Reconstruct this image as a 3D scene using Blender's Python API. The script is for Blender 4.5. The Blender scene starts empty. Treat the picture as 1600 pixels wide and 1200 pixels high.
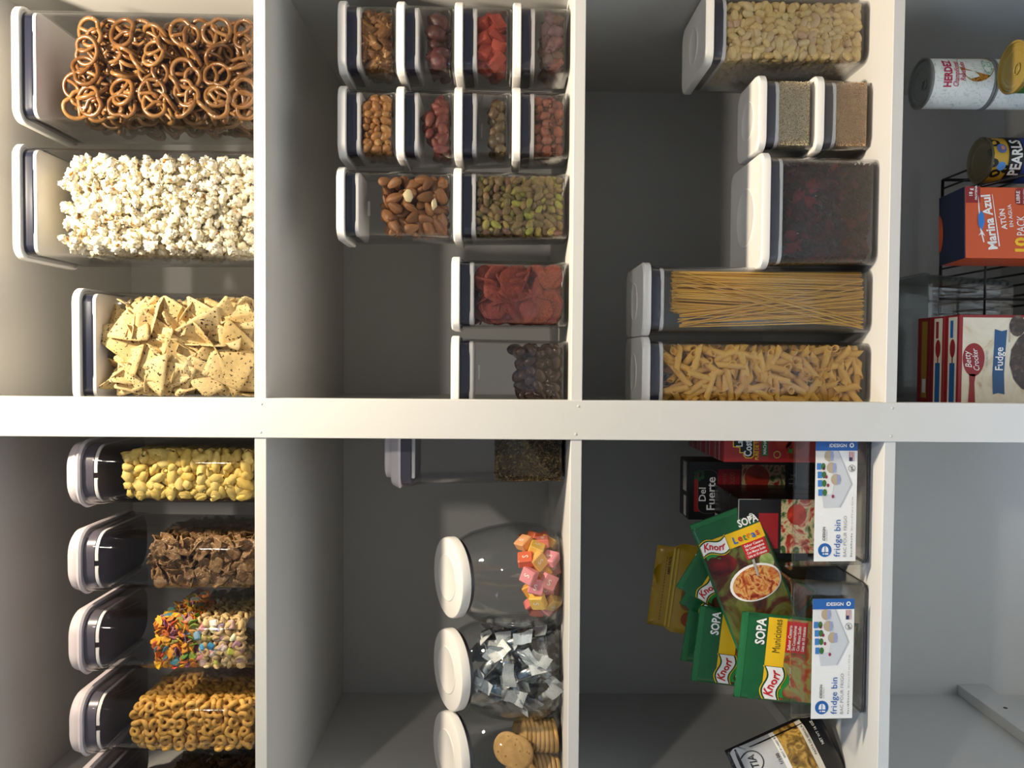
import bpy, math, random
import numpy as np
from mathutils import Matrix, Vector, noise, kdtree

scene = bpy.context.scene
COL = scene.collection
PI = math.pi
RNG = random.Random(7)

# ------------------------------------------------------------------ camera
# the photograph was taken with the phone on its side: camera rolled a quarter turn
CAM_RIGHT = Vector((0.00735771, -0.01027134, -0.99992018))
CAM_UP = Vector((0.99947187, 0.03172664, 0.00702851))
CAM_FWD = Vector((-0.03165191, 0.99944381, -0.01049935))
cam_data = bpy.data.cameras.new('camera')
cam_data.sensor_width = 36.0
cam_data.sensor_fit = 'HORIZONTAL'
cam_data.lens = 1290.0 / 1600.0 * 36.0
cam_data.clip_start = 0.02
cam = bpy.data.objects.new('camera', cam_data)
COL.objects.link(cam)
m = Matrix.Identity(4)
for r in range(3):
    m[r][0] = CAM_RIGHT[r]; m[r][1] = CAM_UP[r]; m[r][2] = -CAM_FWD[r]
m[0][3], m[1][3], m[2][3] = 0.0, -1.15, 0.0
cam.matrix_world = m
scene.camera = cam

# ------------------------------------------------------------------ world, lights, exposure
world = bpy.data.worlds.new('world')
scene.world = world
world.use_nodes = True
bg = world.node_tree.nodes['Background']
bg.inputs[0].default_value = (0.80, 0.90, 1.0, 1)
bg.inputs[1].default_value = 0.185

def area_light(name, loc, target, size, energy, color, shape='DISK', size_y=None, spread=180):
    d = bpy.data.lights.new(name, 'AREA')
    d.shape = shape; d.size = size
    if size_y: d.size_y = size_y
    d.energy = energy; d.color = color; d.spread = math.radians(spread)
    o = bpy.data.objects.new(name, d); COL.objects.link(o)
    o.location = loc
    o.rotation_euler = (Vector(target) - Vector(loc)).to_track_quat('-Z', 'Y').to_euler()
    return o
# recessed ceiling downlights in front of the pantry, warm
area_light('ceiling_downlight', (0.34, -0.41, 1.00), (0.32, -0.26, 0.0), 0.09, 27.0, (1.0, 0.85, 0.64))
area_light('ceiling_downlight', (0.50, -1.74, 0.98), (0.40, -1.1, 0.0), 0.10, 9.0, (1.0, 0.90, 0.76))
# daylight from a tall window behind the photographer, falling on the pale floor
area_light('window_daylight', (-1.3, -2.3, 0.9), (-0.25, -0.95, -1.45), 1.6, 18.0, (0.55, 0.74, 1.0), 'RECTANGLE', 1.2, 48)

scene.view_settings.view_transform = 'Standard'
scene.view_settings.look = 'None'
scene.view_settings.gamma = 1.0
scene.view_settings.use_curve_mapping = False
scene.view_settings.exposure = 0.32
scene.cycles.transparent_max_bounces = 32
scene.cycles.max_bounces = 8
scene.cycles.diffuse_bounces = 4
scene.cycles.caustics_reflective = False
scene.cycles.caustics_refractive = False

# ------------------------------------------------------------------ materials
MAT = {}
def srgb(r, g, b):
    f = lambda c: (c / 255 / 12.92) if c / 255 <= 0.04045 else ((c / 255 + 0.055) / 1.055) ** 2.4
    return (f(r), f(g), f(b), 1.0)
def C(h):
    return srgb(int(h[0:2], 16), int(h[2:4], 16), int(h[4:6], 16))
def plain(name, hexc, rough=0.5, spec=0.5, bump=0.0, bscale=60.0, var=0.06, sss=0.0):
    """one colour with a faint procedural unevenness"""
    if name in MAT: return MAT[name]
    mt = bpy.data.materials.new(name); mt.use_nodes = True
    nt = mt.node_tree; b = nt.nodes['Principled BSDF']
    b.inputs['Roughness'].default_value = rough
    b.inputs['Specular IOR Level'].default_value = spec
    tc = nt.nodes.new('ShaderNodeTexCoord')
    nz = nt.nodes.new('ShaderNodeTexNoise'); nz.inputs['Scale'].default_value = bscale
    nt.links.new(tc.outputs['Object'], nz.inputs['Vector'])
    c = C(hexc)
    mx = nt.nodes.new('ShaderNodeMix'); mx.data_type = 'RGBA'
    mx.inputs['A'].default_value = tuple(min(1, k * (1 - var)) for k in c[:3]) + (1,)
    mx.inputs['B'].default_value = tuple(min(1, k * (1 + var)) for k in c[:3]) + (1,)
    nt.links.new(nz.outputs['Fac'], mx.inputs['Factor'])
    nt.links.new(mx.outputs['Result'], b.inputs['Base Color'])
    if bump:
        bp = nt.nodes.new('ShaderNodeBump'); bp.inputs['Strength'].default_value = bump
        bp.inputs['Distance'].default_value = 0.002
        nt.links.new(nz.outputs['Fac'], bp.inputs['Height'])
        nt.links.new(bp.outputs['Normal'], b.inputs['Normal'])
    MAT[name] = mt
    return mt
def varied(name, hexes, rough=0.5, spec=0.4, bump=0.4, bscale=300.0, speck=None, mottle=0.25, stretch=None, bdist=0.001, speck_size=0.62, speck_scale=None):
    """colour picked per piece from a ramp, with mottling, optional specks and fine relief"""
    if name in MAT: return MAT[name]
    mt = bpy.data.materials.new(name); mt.use_nodes = True
    nt = mt.node_tree; L = nt.links; b = nt.nodes['Principled BSDF']
    b.inputs['Roughness'].default_value = rough
    b.inputs['Specular IOR Level'].default_value = spec
    oi = nt.nodes.new('ShaderNodeObjectInfo'); ge = nt.nodes.new('ShaderNodeNewGeometry')
    ad = nt.nodes.new('ShaderNodeMath'); ad.operation = 'ADD'
    fr = nt.nodes.new('ShaderNodeMath'); fr.operation = 'FRACT'
    L.new(oi.outputs['Random'], ad.inputs[0]); L.new(ge.outputs['Random Per Island'], ad.inputs[1]); L.new(ad.outputs[0], fr.inputs[0])
    tc = nt.nodes.new('ShaderNodeTexCoord')
    src = tc.outputs['Object']
    if stretch:
        mp = nt.nodes.new('ShaderNodeMapping'); mp.inputs['Scale'].default_value = stretch
        L.new(src, mp.inputs['Vector']); src = mp.outputs['Vector']
    nz = nt.nodes.new('ShaderNodeTexNoise'); nz.inputs['Scale'].default_value = bscale; nz.inputs['Detail'].default_value = 4
    L.new(src, nz.inputs['Vector'])
    ramp = nt.nodes.new('ShaderNodeValToRGB')
    el = ramp.color_ramp.elements
    n = len(hexes)
    el[0].position = 0; el[0].color = C(hexes[0])
    el[1].position = 1; el[1].color = C(hexes[-1])
    for i in range(1, n - 1):
        e = el.new(i / (n - 1)); e.color = C(hexes[i])
    L.new(fr.outputs[0], ramp.inputs[0])
    mr = nt.nodes.new('ShaderNodeMapRange')
    mr.inputs['From Min'].default_value = 0.3; mr.inputs['From Max'].default_value = 0.7
    mr.inputs['To Min'].default_value = 1 - mottle; mr.inputs['To Max'].default_value = 1 + mottle
    L.new(nz.outputs['Fac'], mr.inputs['Value'])
    mul = nt.nodes.new('ShaderNodeMix'); mul.data_type = 'RGBA'; mul.blend_type = 'MULTIPLY'; mul.inputs['Factor'].default_value = 1
    L.new(ramp.outputs['Color'], mul.inputs['A']); L.new(mr.outputs[0], mul.inputs['B'])
    out = mul.outputs['Result']
    if speck:
        n2 = nt.nodes.new('ShaderNodeTexNoise'); n2.inputs['Scale'].default_value = speck_scale or bscale * 1.3; n2.inputs['Detail'].default_value = 1
        L.new(tc.outputs['Object'], n2.inputs['Vector'])
        st = nt.nodes.new('ShaderNodeMapRange'); st.inputs['From Min'].default_value = speck_size; st.inputs['From Max'].default_value = speck_size + 0.04
        L.new(n2.outputs['Fac'], st.inputs['Value'])
        m2 = nt.nodes.new('ShaderNodeMix'); m2.data_type = 'RGBA'
        L.new(st.outputs[0], m2.inputs['Factor']); L.new(out, m2.inputs['A']); m2.inputs['B'].default_value = C(speck)
        out = m2.outputs['Result']
    L.new(out, b.inputs['Base Color'])
    if bump:
        bp = nt.nodes.new('ShaderNodeBump'); bp.inputs['Strength'].default_value = bump; bp.inputs['Distance'].default_value = bdist
        L.new(nz.outputs['Fac'], bp.inputs['Height']); L.new(bp.outputs['Normal'], b.inputs['Normal'])
    MAT[name] = mt
    return mt
def clear(name, tint=(0.965, 0.965, 0.97), rough=0.03, edge=0.85, base=0.018, power=3.2):
    """thin clear plastic or glass: straight-through transmission plus a surface reflection that grows at grazing angles"""
    if name in MAT: return MAT[name]
    mt = bpy.data.materials.new(name); mt.use_nodes = True
    nt = mt.node_tree; L = nt.links
    nt.nodes.remove(nt.nodes['Principled BSDF'])
    tr = nt.nodes.new('ShaderNodeBsdfTransparent'); tr.inputs[0].default_value = tint + (1,)
    gl = nt.nodes.new('ShaderNodeBsdfGlossy'); gl.inputs['Roughness'].default_value = rough
    lw = nt.nodes.new('ShaderNodeLayerWeight'); lw.inputs[0].default_value = 0.5
    pw = nt.nodes.new('ShaderNodeMath'); pw.operation = 'POWER'; pw.inputs[1].default_value = power
    L.new(lw.outputs['Facing'], pw.inputs[0])
    ma = nt.nodes.new('ShaderNodeMath'); ma.operation = 'MULTIPLY_ADD'; ma.inputs[1].default_value = edge; ma.inputs[2].default_value = base
    L.new(pw.outputs[0], ma.inputs[0])
    mx = nt.nodes.new('ShaderNodeMixShader')
    L.new(ma.outputs[0], mx.inputs[0]); L.new(tr.outputs[0], mx.inputs[1]); L.new(gl.outputs[0], mx.inputs[2])
    L.new(mx.outputs[0], nt.nodes['Material Output'].inputs['Surface'])
    MAT[name] = mt
    return mt
def photo_print(name, hexes, scale=40.0, dist=1.5, rough=0.35):
    """printed picture: blotches of the printed colours"""
    if name in MAT: return MAT[name]
    mt = bpy.data.materials.new(name); mt.use_nodes = True
    nt = mt.node_tree; L = nt.links; b = nt.nodes['Principled BSDF']
    b.inputs['Roughness'].default_value = rough
    tc = nt.nodes.new('ShaderNodeTexCoord')
    nz = nt.nodes.new('ShaderNodeTexNoise'); nz.inputs['Scale'].default_value = scale; nz.inputs['Distortion'].default_value = dist; nz.inputs['Detail'].default_value = 3
    L.new(tc.outputs['Object'], nz.inputs['Vector'])
    ramp = nt.nodes.new('ShaderNodeValToRGB'); el = ramp.color_ramp.elements
    n = len(hexes)
    el[0].position = 0.28; el[0].color = C(hexes[0]); el[1].position = 0.72; el[1].color = C(hexes[-1])
    for i in range(1, n - 1):
        e = el.new(0.28 + 0.44 * i / (n - 1)); e.color = C(hexes[i])
    L.new(nz.outputs['Fac'], ramp.inputs[0]); L.new(ramp.outputs[0], b.inputs['Base Color'])
    MAT[name] = mt
    return mt

M_PAINT = plain('white_paint', 'CDCCC9', 0.45, 0.4, 0.05, 25, 0.015)
M_LID = plain('white_lid_plastic', 'E2E0DD', 0.32, 0.5, 0, 30, 0.01)
M_GASKET = plain('navy_gasket', '2A2C3C', 0.25, 0.5, 0, 30, 0.05)
M_CLEAR = clear('clear_plastic')
M_BIN = clear('clear_bin_plastic', (0.95, 0.955, 0.955), 0.04, 0.8, 0.04, 3.0)
M_GLASS = clear('clear_glass', (0.965, 0.975, 0.975), 0.01, 0.85, 0.03, 3.5)
M_LILAC = plain('pale_lilac_lid', 'D8CDD0', 0.35, 0.5, 0, 30, 0.01)

# ------------------------------------------------------------------ mesh helpers
def mk_mesh(name, verts, faces, mats=(), smooth=False, fmat=None):
    me = bpy.data.meshes.new(name)
    me.from_pydata([tuple(v) for v in verts], [], faces)
    for k in mats: me.materials.append(k)
    if smooth:
        me.polygons.foreach_set('use_smooth', [True] * len(me.polygons))
    if fmat is not None:
        me.polygons.foreach_set('material_index', fmat)
    me.update()
    return me
def link(name, data, parent=None, loc=(0, 0, 0), rot=(0, 0, 0)):
    o = bpy.data.objects.new(name, data); COL.objects.link(o)
    o.location = loc; o.rotation_euler = rot
    if parent is not None: o.parent = parent
    return o
def tag(o, label=None, cat=None, group=None, kind=None):
    if label: o['label'] = label
    if cat: o['category'] = cat
    if group: o['group'] = group
    if kind: o['kind'] = kind
    return o
class MB:
    def __init__(s): s.v = []; s.f = []; s.m = []; s.cur = 0
    def add(s, vs, fs):
        n = len(s.v); s.v += [tuple(v) for v in vs]
        s.f += [tuple(i + n for i in f) for f in fs]; s.m += [s.cur] * len(fs)
    def box(s, x0, x1, y0, y1, z0, z1):
        s.add([(x0, y0, z0), (x1, y0, z0), (x1, y1, z0), (x0, y1, z0), (x0, y0, z1), (x1, y0, z1), (x1, y1, z1), (x0, y1, z1)],
              [(0, 3, 2, 1), (4, 5, 6, 7), (0, 1, 5, 4), (1, 2, 6, 5), (2, 3, 7, 6), (3, 0, 4, 7)])
    def bbox(s, x0, x1, y0, y1, z0, z1, b):
        """box with chamfered vertical and horizontal edges"""
        w, d = x1 - x0, y1 - y0
        rings = []
        for z, i in ((z0, b), (z0 + b, 0), (z1 - b, 0), (z1, b)):
            rings.append([(x0 + w / 2 + p[0], y0 + d / 2 + p[1], z) for p in rr(w - 2 * i, d - 2 * i, b * 1.2, 2)])
        s.loft(rings)
    def loft(s, rings, cap0=True, cap1=True, closed=True):
        n = len(rings[0]); vs = [p for r in rings for p in r]; fs = []
        for k in range(len(rings) - 1):
            for i in range(n if closed else n - 1):
                j = (i + 1) % n
                fs.append((k * n + i, k * n + j, (k + 1) * n + j, (k + 1) * n + i))
        if cap0: fs.append(tuple(reversed(range(n))))
        if cap1: fs.append(tuple((len(rings) - 1) * n + i for i in range(n)))
        s.add(vs, fs)
    def tube(s, pts, r, n=6, closed=False, caps=True):
        pts = [Vector(p) for p in pts]; N = len(pts); rings = []
        up = Vector((0.123, 0.31, 0.94)).normalized()
        for i, p in enumerate(pts):
            a = pts[(i - 1) % N] if (closed or i > 0) else p
            b = pts[(i + 1) % N] if (closed or i < N - 1) else p
            t = (b - a).normalized()
            u = up - t * up.dot(t)
            if u.length < 1e-4: u = t.orthogonal()
            u.normalize(); up = u; w = t.cross(u)
            rad = r[i] if isinstance(r, (list, tuple)) else r
            rings.append([p + (u * math.cos(2 * PI * k / n) + w * math.sin(2 * PI * k / n)) * rad for k in range(n)])
        if closed:
            rings.append(rings[0])
            s.loft(rings, False, False)
        else:
            s.loft(rings, caps, caps)
    def lathe(s, prof, n=24, cap0=True, cap1=True):
        s.loft([[(r * math.cos(2 * PI * k / n), r * math.sin(2 * PI * k / n), z) for k in range(n)] for r, z in prof], cap0, cap1)
    def mesh(s, name, mats, smooth=False):
        if not isinstance(mats, (list, tuple)): mats = [mats]
        return mk_mesh(name, s.v, s.f, mats, smooth, s.m)
    def build(s, name, mats, parent=None, smooth=False, loc=(0, 0, 0), rot=(0, 0, 0), label=None, angle=None):
        me = s.mesh(name, mats, smooth)
        if angle:
            me.set_sharp_from_angle(angle=math.radians(angle))
        o = link(name, me, parent, loc, rot)
        if label: o['label'] = label
        return o
def rr(w, d, r, n=5):
    r = min(r, w / 2 - 1e-5, d / 2 - 1e-5); out = []
    for cx, cy, a0 in ((w / 2 - r, d / 2 - r, 0), (-w / 2 + r, d / 2 - r, 90), (-w / 2 + r, -d / 2 + r, 180), (w / 2 - r, -d / 2 + r, 270)):
        for k in range(n + 1):
            a = math.radians(a0 + 90 * k / n)
            out.append((cx + r * math.cos(a), cy + r * math.sin(a)))
    return out
def ring(w, d, r, z, n=5):
    return [(x, y, z) for x, y in rr(w, d, r, n)]

# flat print: 2D outlines mapped onto a surface function S(x, y, lift)
_txt = {}
def text2d(s, size, shear=0.0, bold=0.0, space=1.0):
    key = (s, shear, bold, space)
    if key not in _txt:
        cu = bpy.data.curves.new('t', 'FONT'); cu.body = s; cu.size = 1.0; cu.shear = shear; cu.offset = bold
        cu.resolution_u = 2; cu.space_character = space; cu.align_x = 'LEFT'
        o = bpy.data.objects.new('t', cu)
        me = bpy.data.meshes.new_from_object(o)
        vs = [(v.co.x, v.co.y) for v in me.vertices]; fs = [tuple(p.vertices) for p in me.polygons]
        bpy.data.objects.remove(o); bpy.data.curves.remove(cu); bpy.data.meshes.remove(me)
        _txt[key] = (vs, fs)
    vs, fs = _txt[key]
    return [(x * size, y * size) for x, y in vs], fs
def rect2d(x0, y0, x1, y1, nx=1, ny=1):
    vs = [(x0 + (x1 - x0) * i / nx, y0 + (y1 - y0) * j / ny) for j in range(ny + 1) for i in range(nx + 1)]
    fs = [(j * (nx + 1) + i, j * (nx + 1) + i + 1, (j + 1) * (nx + 1) + i + 1, (j + 1) * (nx + 1) + i) for j in range(ny) for i in range(nx)]
    return vs, fs
def poly2d(pts):
    return list(pts), [tuple(range(len(pts)))]
def ell2d(cx, cy, rx, ry, n=20, a0=0, a1=360):
    full = abs(a1 - a0) >= 360
    k = n if full else n + 1
    pts = [(cx + rx * math.cos(math.radians(a0 + (a1 - a0) * i / n)), cy + ry * math.sin(math.radians(a0 + (a1 - a0) * i / n))) for i in range(k)]
    return poly2d(pts)
def ring2d(cx, cy, r0, r1, n=20):
    vs = []; fs = []
    for i in range(n):
        a = 2 * PI * i / n
        vs += [(cx + r0 * math.cos(a), cy + r0 * math.sin(a)), (cx + r1 * math.cos(a), cy + r1 * math.sin(a))]
    for i in range(n):
        j = (i + 1) % n
        fs.append((2 * i, 2 * i + 1, 2 * j + 1, 2 * j))
    return vs, fs
def decal(name, shp, S, mat, parent, lift=0.0004):
    vs, fs = shp
    return link(name, mk_mesh(name, [S(x, y, lift) for x, y in vs], fs, [mat]), parent)
def dtext(name, s, x, y, size, S, mat, parent, lift=0.0008, shear=0.0, bold=0.0, rot=0.0, width=None, center=False, space=1.0):
    vs, fs = text2d(s, size, shear, bold, space)
    w = max(v[0] for v in vs) - min(v[0] for v in vs); x0 = min(v[0] for v in vs)
    k = 1.0 if not width else width / w
    vs = [((vx - x0) * k, vy) for vx, vy in vs]
    if center: vs = [(vx - w * k / 2, vy) for vx, vy in vs]
    ca, sa = math.cos(rot), math.sin(rot)
    vs = [(x + vx * ca - vy * sa, y + vx * sa + vy * ca) for vx, vy in vs]
    return decal(name, (vs, fs), S, mat, parent, lift)
def flatS(o, ux, uy, nrm):
    o, ux, uy, nrm = Vector(o), Vector(ux), Vector(uy), Vector(nrm)
    return lambda x, y, l: tuple(o + ux * x + uy * y + nrm * l)
def ink(name, hexc, rough=0.4): return plain('ink_' + name, hexc, rough, 0.4, 0, 80, 0.03)
I_WHITE = ink('white', 'F0EEEA'); I_BLACK = ink('black', '151517'); I_RED = ink('red', 'C4232B'); I_BLUE = ink('blue', '1F5FA8')
I_YEL = ink('yellow', 'F2C01E'); I_GREEN = ink('green', '1E7A38'); I_GREY = ink('grey', '8C8C90'); I_DKRED = ink('dark_red', '8E1A20')

# ================================================================== THE PANTRY
XL, XR, YB = -0.702, 0.546, 0.5576
PL, PR = -0.1138, -0.0586
DL, DR = -0.0962, -0.0762
SH = [('Z', 0.765, 0.783), ('A', 0.3296, 0.346), ('B', -0.1103, -0.0946), ('C', -0.5518, -0.5357)]
ZTOP, ZFLOOR = 1.2, -1.45
def struct(name, b, mat, label, cat='wall'):
    o = b.build(name, mat); return tag(o, label, cat, None, 'structure')
b = MB(); b.box(XL - 0.3, XR + 0.3, YB, YB + 0.02, ZFLOOR, ZTOP); struct('wall_back', b, M_PAINT, 'white painted back panel of the pantry')
b = MB(); b.box(XL - 0.02, XL, 0.0, YB, ZFLOOR, ZTOP); wl = struct('wall_left', b, M_PAINT, 'white left side panel of the pantry')
b = MB(); b.box(XR, XR + 0.02, 0.0, YB, ZFLOOR, ZTOP); struct('wall_right', b, M_PAINT, 'white right side panel of the pantry')
b = MB(); b.box(XR + 0.02, XR + 1.6, 0.0, 0.02, ZFLOOR, ZTOP); struct('wall_front_right', b, M_PAINT, 'white room wall to the right of the pantry opening')
b = MB(); b.box(XL - 1.6, XL - 0.02, 0.0, 0.02, ZFLOOR, ZTOP); struct('wall_front_left', b, M_PAINT, 'white room wall to the left of the pantry opening')
b = MB(); b.box(DL, DR, 0.018, YB, ZFLOOR, ZTOP); struct('wall_divider', b, M_PAINT, 'white divider panel behind the front post', 'panel')
b = MB(); b.bbox(PL, PR, -0.0015, 0.018, ZFLOOR, ZTOP, 0.0008)
post = struct('trim_1', b, M_PAINT, 'broad white upright post between the two pantry bays', 'post')
for zc in (0.338, -0.1025, -0.5440):
    for xc in (PL + 0.008, PR - 0.008):
        bb = MB(); bb.lathe([(0.0019, 0), (0.0017, 0.0004), (0.0008, 0.0006)], 10)
        bb.build('screw_cap', M_PAINT, post, True, (xc, -0.0015, zc + RNG.uniform(-.003, .003)), (PI / 2, 0, 0))
b = MB(); b.box(-3, 3, -4, YB + 0.02, ZFLOOR - 0.02, ZFLOOR); struct('floor', b, plain('floor_tile', 'D6D2CA', 0.5), 'pale floor in front of the pantry', 'floor')
names = {'Z': 'top', 'A': 'upper', 'B': 'middle', 'C': 'lower'}
for nm, z0, z1 in SH:
    for side, xa, xb in (('left', XL, DL), ('right', DR, XR)):
        b = MB()
        x0, x1 = (xa, xb) if side == 'left' else (xa, xb)
        b.bbox(x0, x1, 0.0005, YB, z0, z1, 0.0007)
        # the front edge strip runs up to the post
        struct('shelf_board', b, M_PAINT, 'white %s shelf board in the %s bay' % (names[nm], side), 'shelf')
b = MB(); b.bbox(DR, XR, 0.0005, YB, -1.048, -1.030, 0.0007)
struct('shelf_board', b, M_PAINT, 'white bottom shelf board under the cans', 'shelf')
b = MB(); b.bbox(XL, XL + 0.022, 0.06, YB, -1.020, -0.960, 0.001)
cl = struct('trim_2', b, M_PAINT, 'bare white support batten on the left panel', 'batten')
bb = MB(); bb.lathe([(0.004, 0), (0.004, 0.0006)], 12)
bb.build('screw_hole', I_BLACK, cl, False, (XL + 0.022, 0.44, -0.990), (0, PI / 2, 0))
# small hinge bracket on the right panel
hg = link('hinge_bracket', None, None, (XR, 0.05, -0.735)); tag(hg, 'small grey metal hinge bracket low on the right panel', 'hinge')
M_STEEL = plain('dull_steel', '77726A', 0.35, 0.6)
b = MB(); b.bbox(-0.006, 0, -0.03, 0.03, -0.022, 0.022, 0.001); b.build('plate', M_STEEL, hg)
b = MB(); b.lathe([(0.006, -0.02), (0.007, -0.017), (0.007, 0.017), (0.006, 0.02)], 12); b.build('knuckle', M_STEEL, hg, True, (-0.012, -0.026, 0))

# ================================================================== push-top containers
class Cont: pass
def pop_container(label, cx, yf, zb, w, d, h, rot=0.0, group=None, name='storage_container'):
    """square clear container with a white push-button lid; cx centre, yf front of the lid"""
    t = link(name, None, None, (cx, yf + d / 2, zb), (0, 0, rot)); tag(t, label, 'container', group)
    wt, dt, wb_, db = w - 0.009, d - 0.009, w - 0.013, d - 0.013
    rb = 0.016
    b = MB()
    zt = h - 0.0125
    outer = [ring(wb_ - 0.006, db - 0.006, rb, 0.0), ring(wb_, db, rb, 0.004), ring(wt, dt, rb, zt - 0.004), ring(wt + 0.003, dt + 0.003, rb, zt - 0.002), ring(wt + 0.003, dt + 0.003, rb, zt)]
    k = 0.0022
    inner = [ring(wt - 2 * k, dt - 2 * k, rb - k, zt), ring(wb_ - 2 * k, db - 2 * k, rb - k, 0.009), ring(wb_ - 2 * k - .006, db - 2 * k - .006, rb - k, 0.0065)]
    b.loft(outer + inner, True, True)
    b.build('body', M_CLEAR, t, True, angle=50)
    # lid plate
    b = MB(); rl = 0.019
    b.loft([ring(w - 0.003, d - 0.003, rl, h - 0.0125), ring(w, d, rl, h - 0.0115), ring(w, d, rl, h - 0.0025), ring(w - 0.0025, d - 0.0025, rl, h - 0.0005), ring(w - 0.006, d - 0.006, rl, h), ring(w - 0.012, d - 0.012, rl, h - 0.0006)])
    lid = b.build('lid', M_LID, t, True, angle=40)
    b = MB(); rbtn = min(w, d) * 0.27
    b.lathe([(rbtn, -0.0012), (rbtn, 0.0003), (rbtn - 0.0012, 0.0008), (rbtn - 0.0024, 0.0002), (0.002, 0.0003)], 28)
    b.build('button', M_LID, lid, True, (0, 0, h - 0.0004), angle=40)
    b = MB(); b.loft([ring(wt - 0.0055, dt - 0.0055, rb - .002, h - 0.0265), ring(wt - 0.0045, dt - 0.0045, rb - .002, h - 0.025), ring(wt - 0.0045, dt - 0.0045, rb - .002, h - 0.012)])
    b.build('gasket', M_GASKET, lid, True, angle=40)
    # white plug edge under the gasket, thicker towards the corners
    pr = rr(wt - 0.0060, dt - 0.0060, rb - .003, 5)
    def wav(p, lo):
        c = max(0.0, min(1.0, (abs(p[0]) / (wt / 2) - 0.55) / 0.12)) if abs(p[1]) > dt * .42 else max(0.0, min(1.0, (abs(p[1]) / (dt / 2) - 0.55) / 0.12))
        return c
    dense = []
    for i in range(len(pr)):
        a, c2 = pr[i], pr[(i + 1) % len(pr)]
        L = math.hypot(c2[0] - a[0], c2[1] - a[1]); nn = max(1, int(L / 0.004))
        for q in range(nn):
            dense.append((a[0] + (c2[0] - a[0]) * q / nn, a[1] + (c2[1] - a[1]) * q / nn))
    b = MB()
    b.loft([[(x * .97, y * .97, h - 0.0325) for x, y in dense], [(x, y, h - 0.0312) for x, y in dense],
            [(x, y, h - 0.0275 + 0.0022 * wav((x, y), 0)) for x, y in dense], [(x * .96, y * .96, h - 0.0272 + 0.0022 * wav((x, y), 0)) for x, y in dense]])
    b.build('plug', M_LID, lid, True, angle=40)
    # small latch block hanging inside at the back of the lid
    b = MB(); b.bbox(-0.011, 0.011, -0.002, 0.002, h - 0.041, h - 0.0375, 0.0008); b.build('latch', M_LID, lid)
    c = Cont(); c.t = t; c.M = Matrix.Translation((cx, yf + d / 2, zb)) @ Matrix.Rotation(rot, 4, 'Z')
    c.x0, c.x1 = -(wb_ / 2 - k - .0012), (wb_ / 2 - k - .0012); c.y0, c.y1 = -(db / 2 - k - .0012), (db / 2 - k - .0012); c.z0 = 0.0085; c.h = h; c.r = None
    return c

# ------------------------------------------------------------------ filling
def rand_rot(rng, front, flat_axis):
    """front: lie against the front wall (local z turned to +-Y)"""
    if front:
        q = Matrix.Rotation(rng.uniform(0, 2 * PI), 4, 'Y') @ Matrix.Rotation(PI / 2 + rng.gauss(0, flat_axis), 4, 'X') @ Matrix.Rotation(rng.gauss(0, flat_axis), 4, 'Y')
        if rng.random() < 0.5: q = q @ Matrix.Rotation(PI, 4, 'Y')
        return q
    u = [rng.gauss(0, 1) for _ in range(4)]
    from mathutils import Quaternion
    q = Quaternion(u); q.normalize()
    return q.to_matrix().to_4x4()
def lattice(x0, x1, y0, y1, z0, ztop, sp, rng, jit=0.28, relax=10):
    pts = []; dz = sp * 0.80; k = 0; z = z0 + sp * 0.4
    nx = max(1, int(round((x1 - x0) / sp))); ny = max(1, int(round((y1 - y0) / sp)))
    while True:
        any_ = False
        for i in range(nx):
            for j in range(ny):
                ox = 0.25 if k % 2 else -0.25
                x = x0 + (i + 0.5 + ox) * (x1 - x0) / nx; y = y0 + (j + 0.5 + ox) * (y1 - y0) / ny
                x += rng.gauss(0, jit) * sp * .6; y += rng.gauss(0, jit) * sp * .6; zz = z + rng.gauss(0, jit) * sp * .5
                x = min(max(x, x0), x1); y = min(max(y, y0), y1)
                if zz <= ztop(x, y) and zz >= z0:
                    pts.append((x, y, zz)); any_ = True
        z += dz; k += 1
        if z > z0 + 0.45: break
        if not any_ and k > 3: break
    P = np.array(pts)
    if len(P) > 3 and relax:
        kd = kdtree.KDTree(len(P))
        for i, p in enumerate(P): kd.insert(p, i)
        kd.balance(); A = []; B = []
        for i, p in enumerate(P):
            for _, j, dd in kd.find_range(p, sp * 1.25):
                if j > i: A.append(i); B.append(j)
        A = np.array(A, int); B = np.array(B, int)
        if len(A):
            for _ in range(relax):
                d = P[B] - P[A]; L = np.linalg.norm(d, axis=1) + 1e-9
                push = np.maximum(0, sp * 0.97 - L)[:, None] * d / L[:, None] * 0.25
                np.add.at(P, A, -push); np.add.at(P, B, push)
                P[:, 0] = np.clip(P[:, 0], x0, x1); P[:, 1] = np.clip(P[:, 1], y0, y1); P[:, 2] = np.maximum(P[:, 2], z0)
    return [Vector(p) for p in P]
_vc = {}
def mverts(me):
    if me.name not in _vc:
        a = np.empty(len(me.vertices) * 3); me.vertices.foreach_get('co', a); _vc[me.name] = a.reshape(-1, 3)
    return _vc[me.name]
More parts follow.
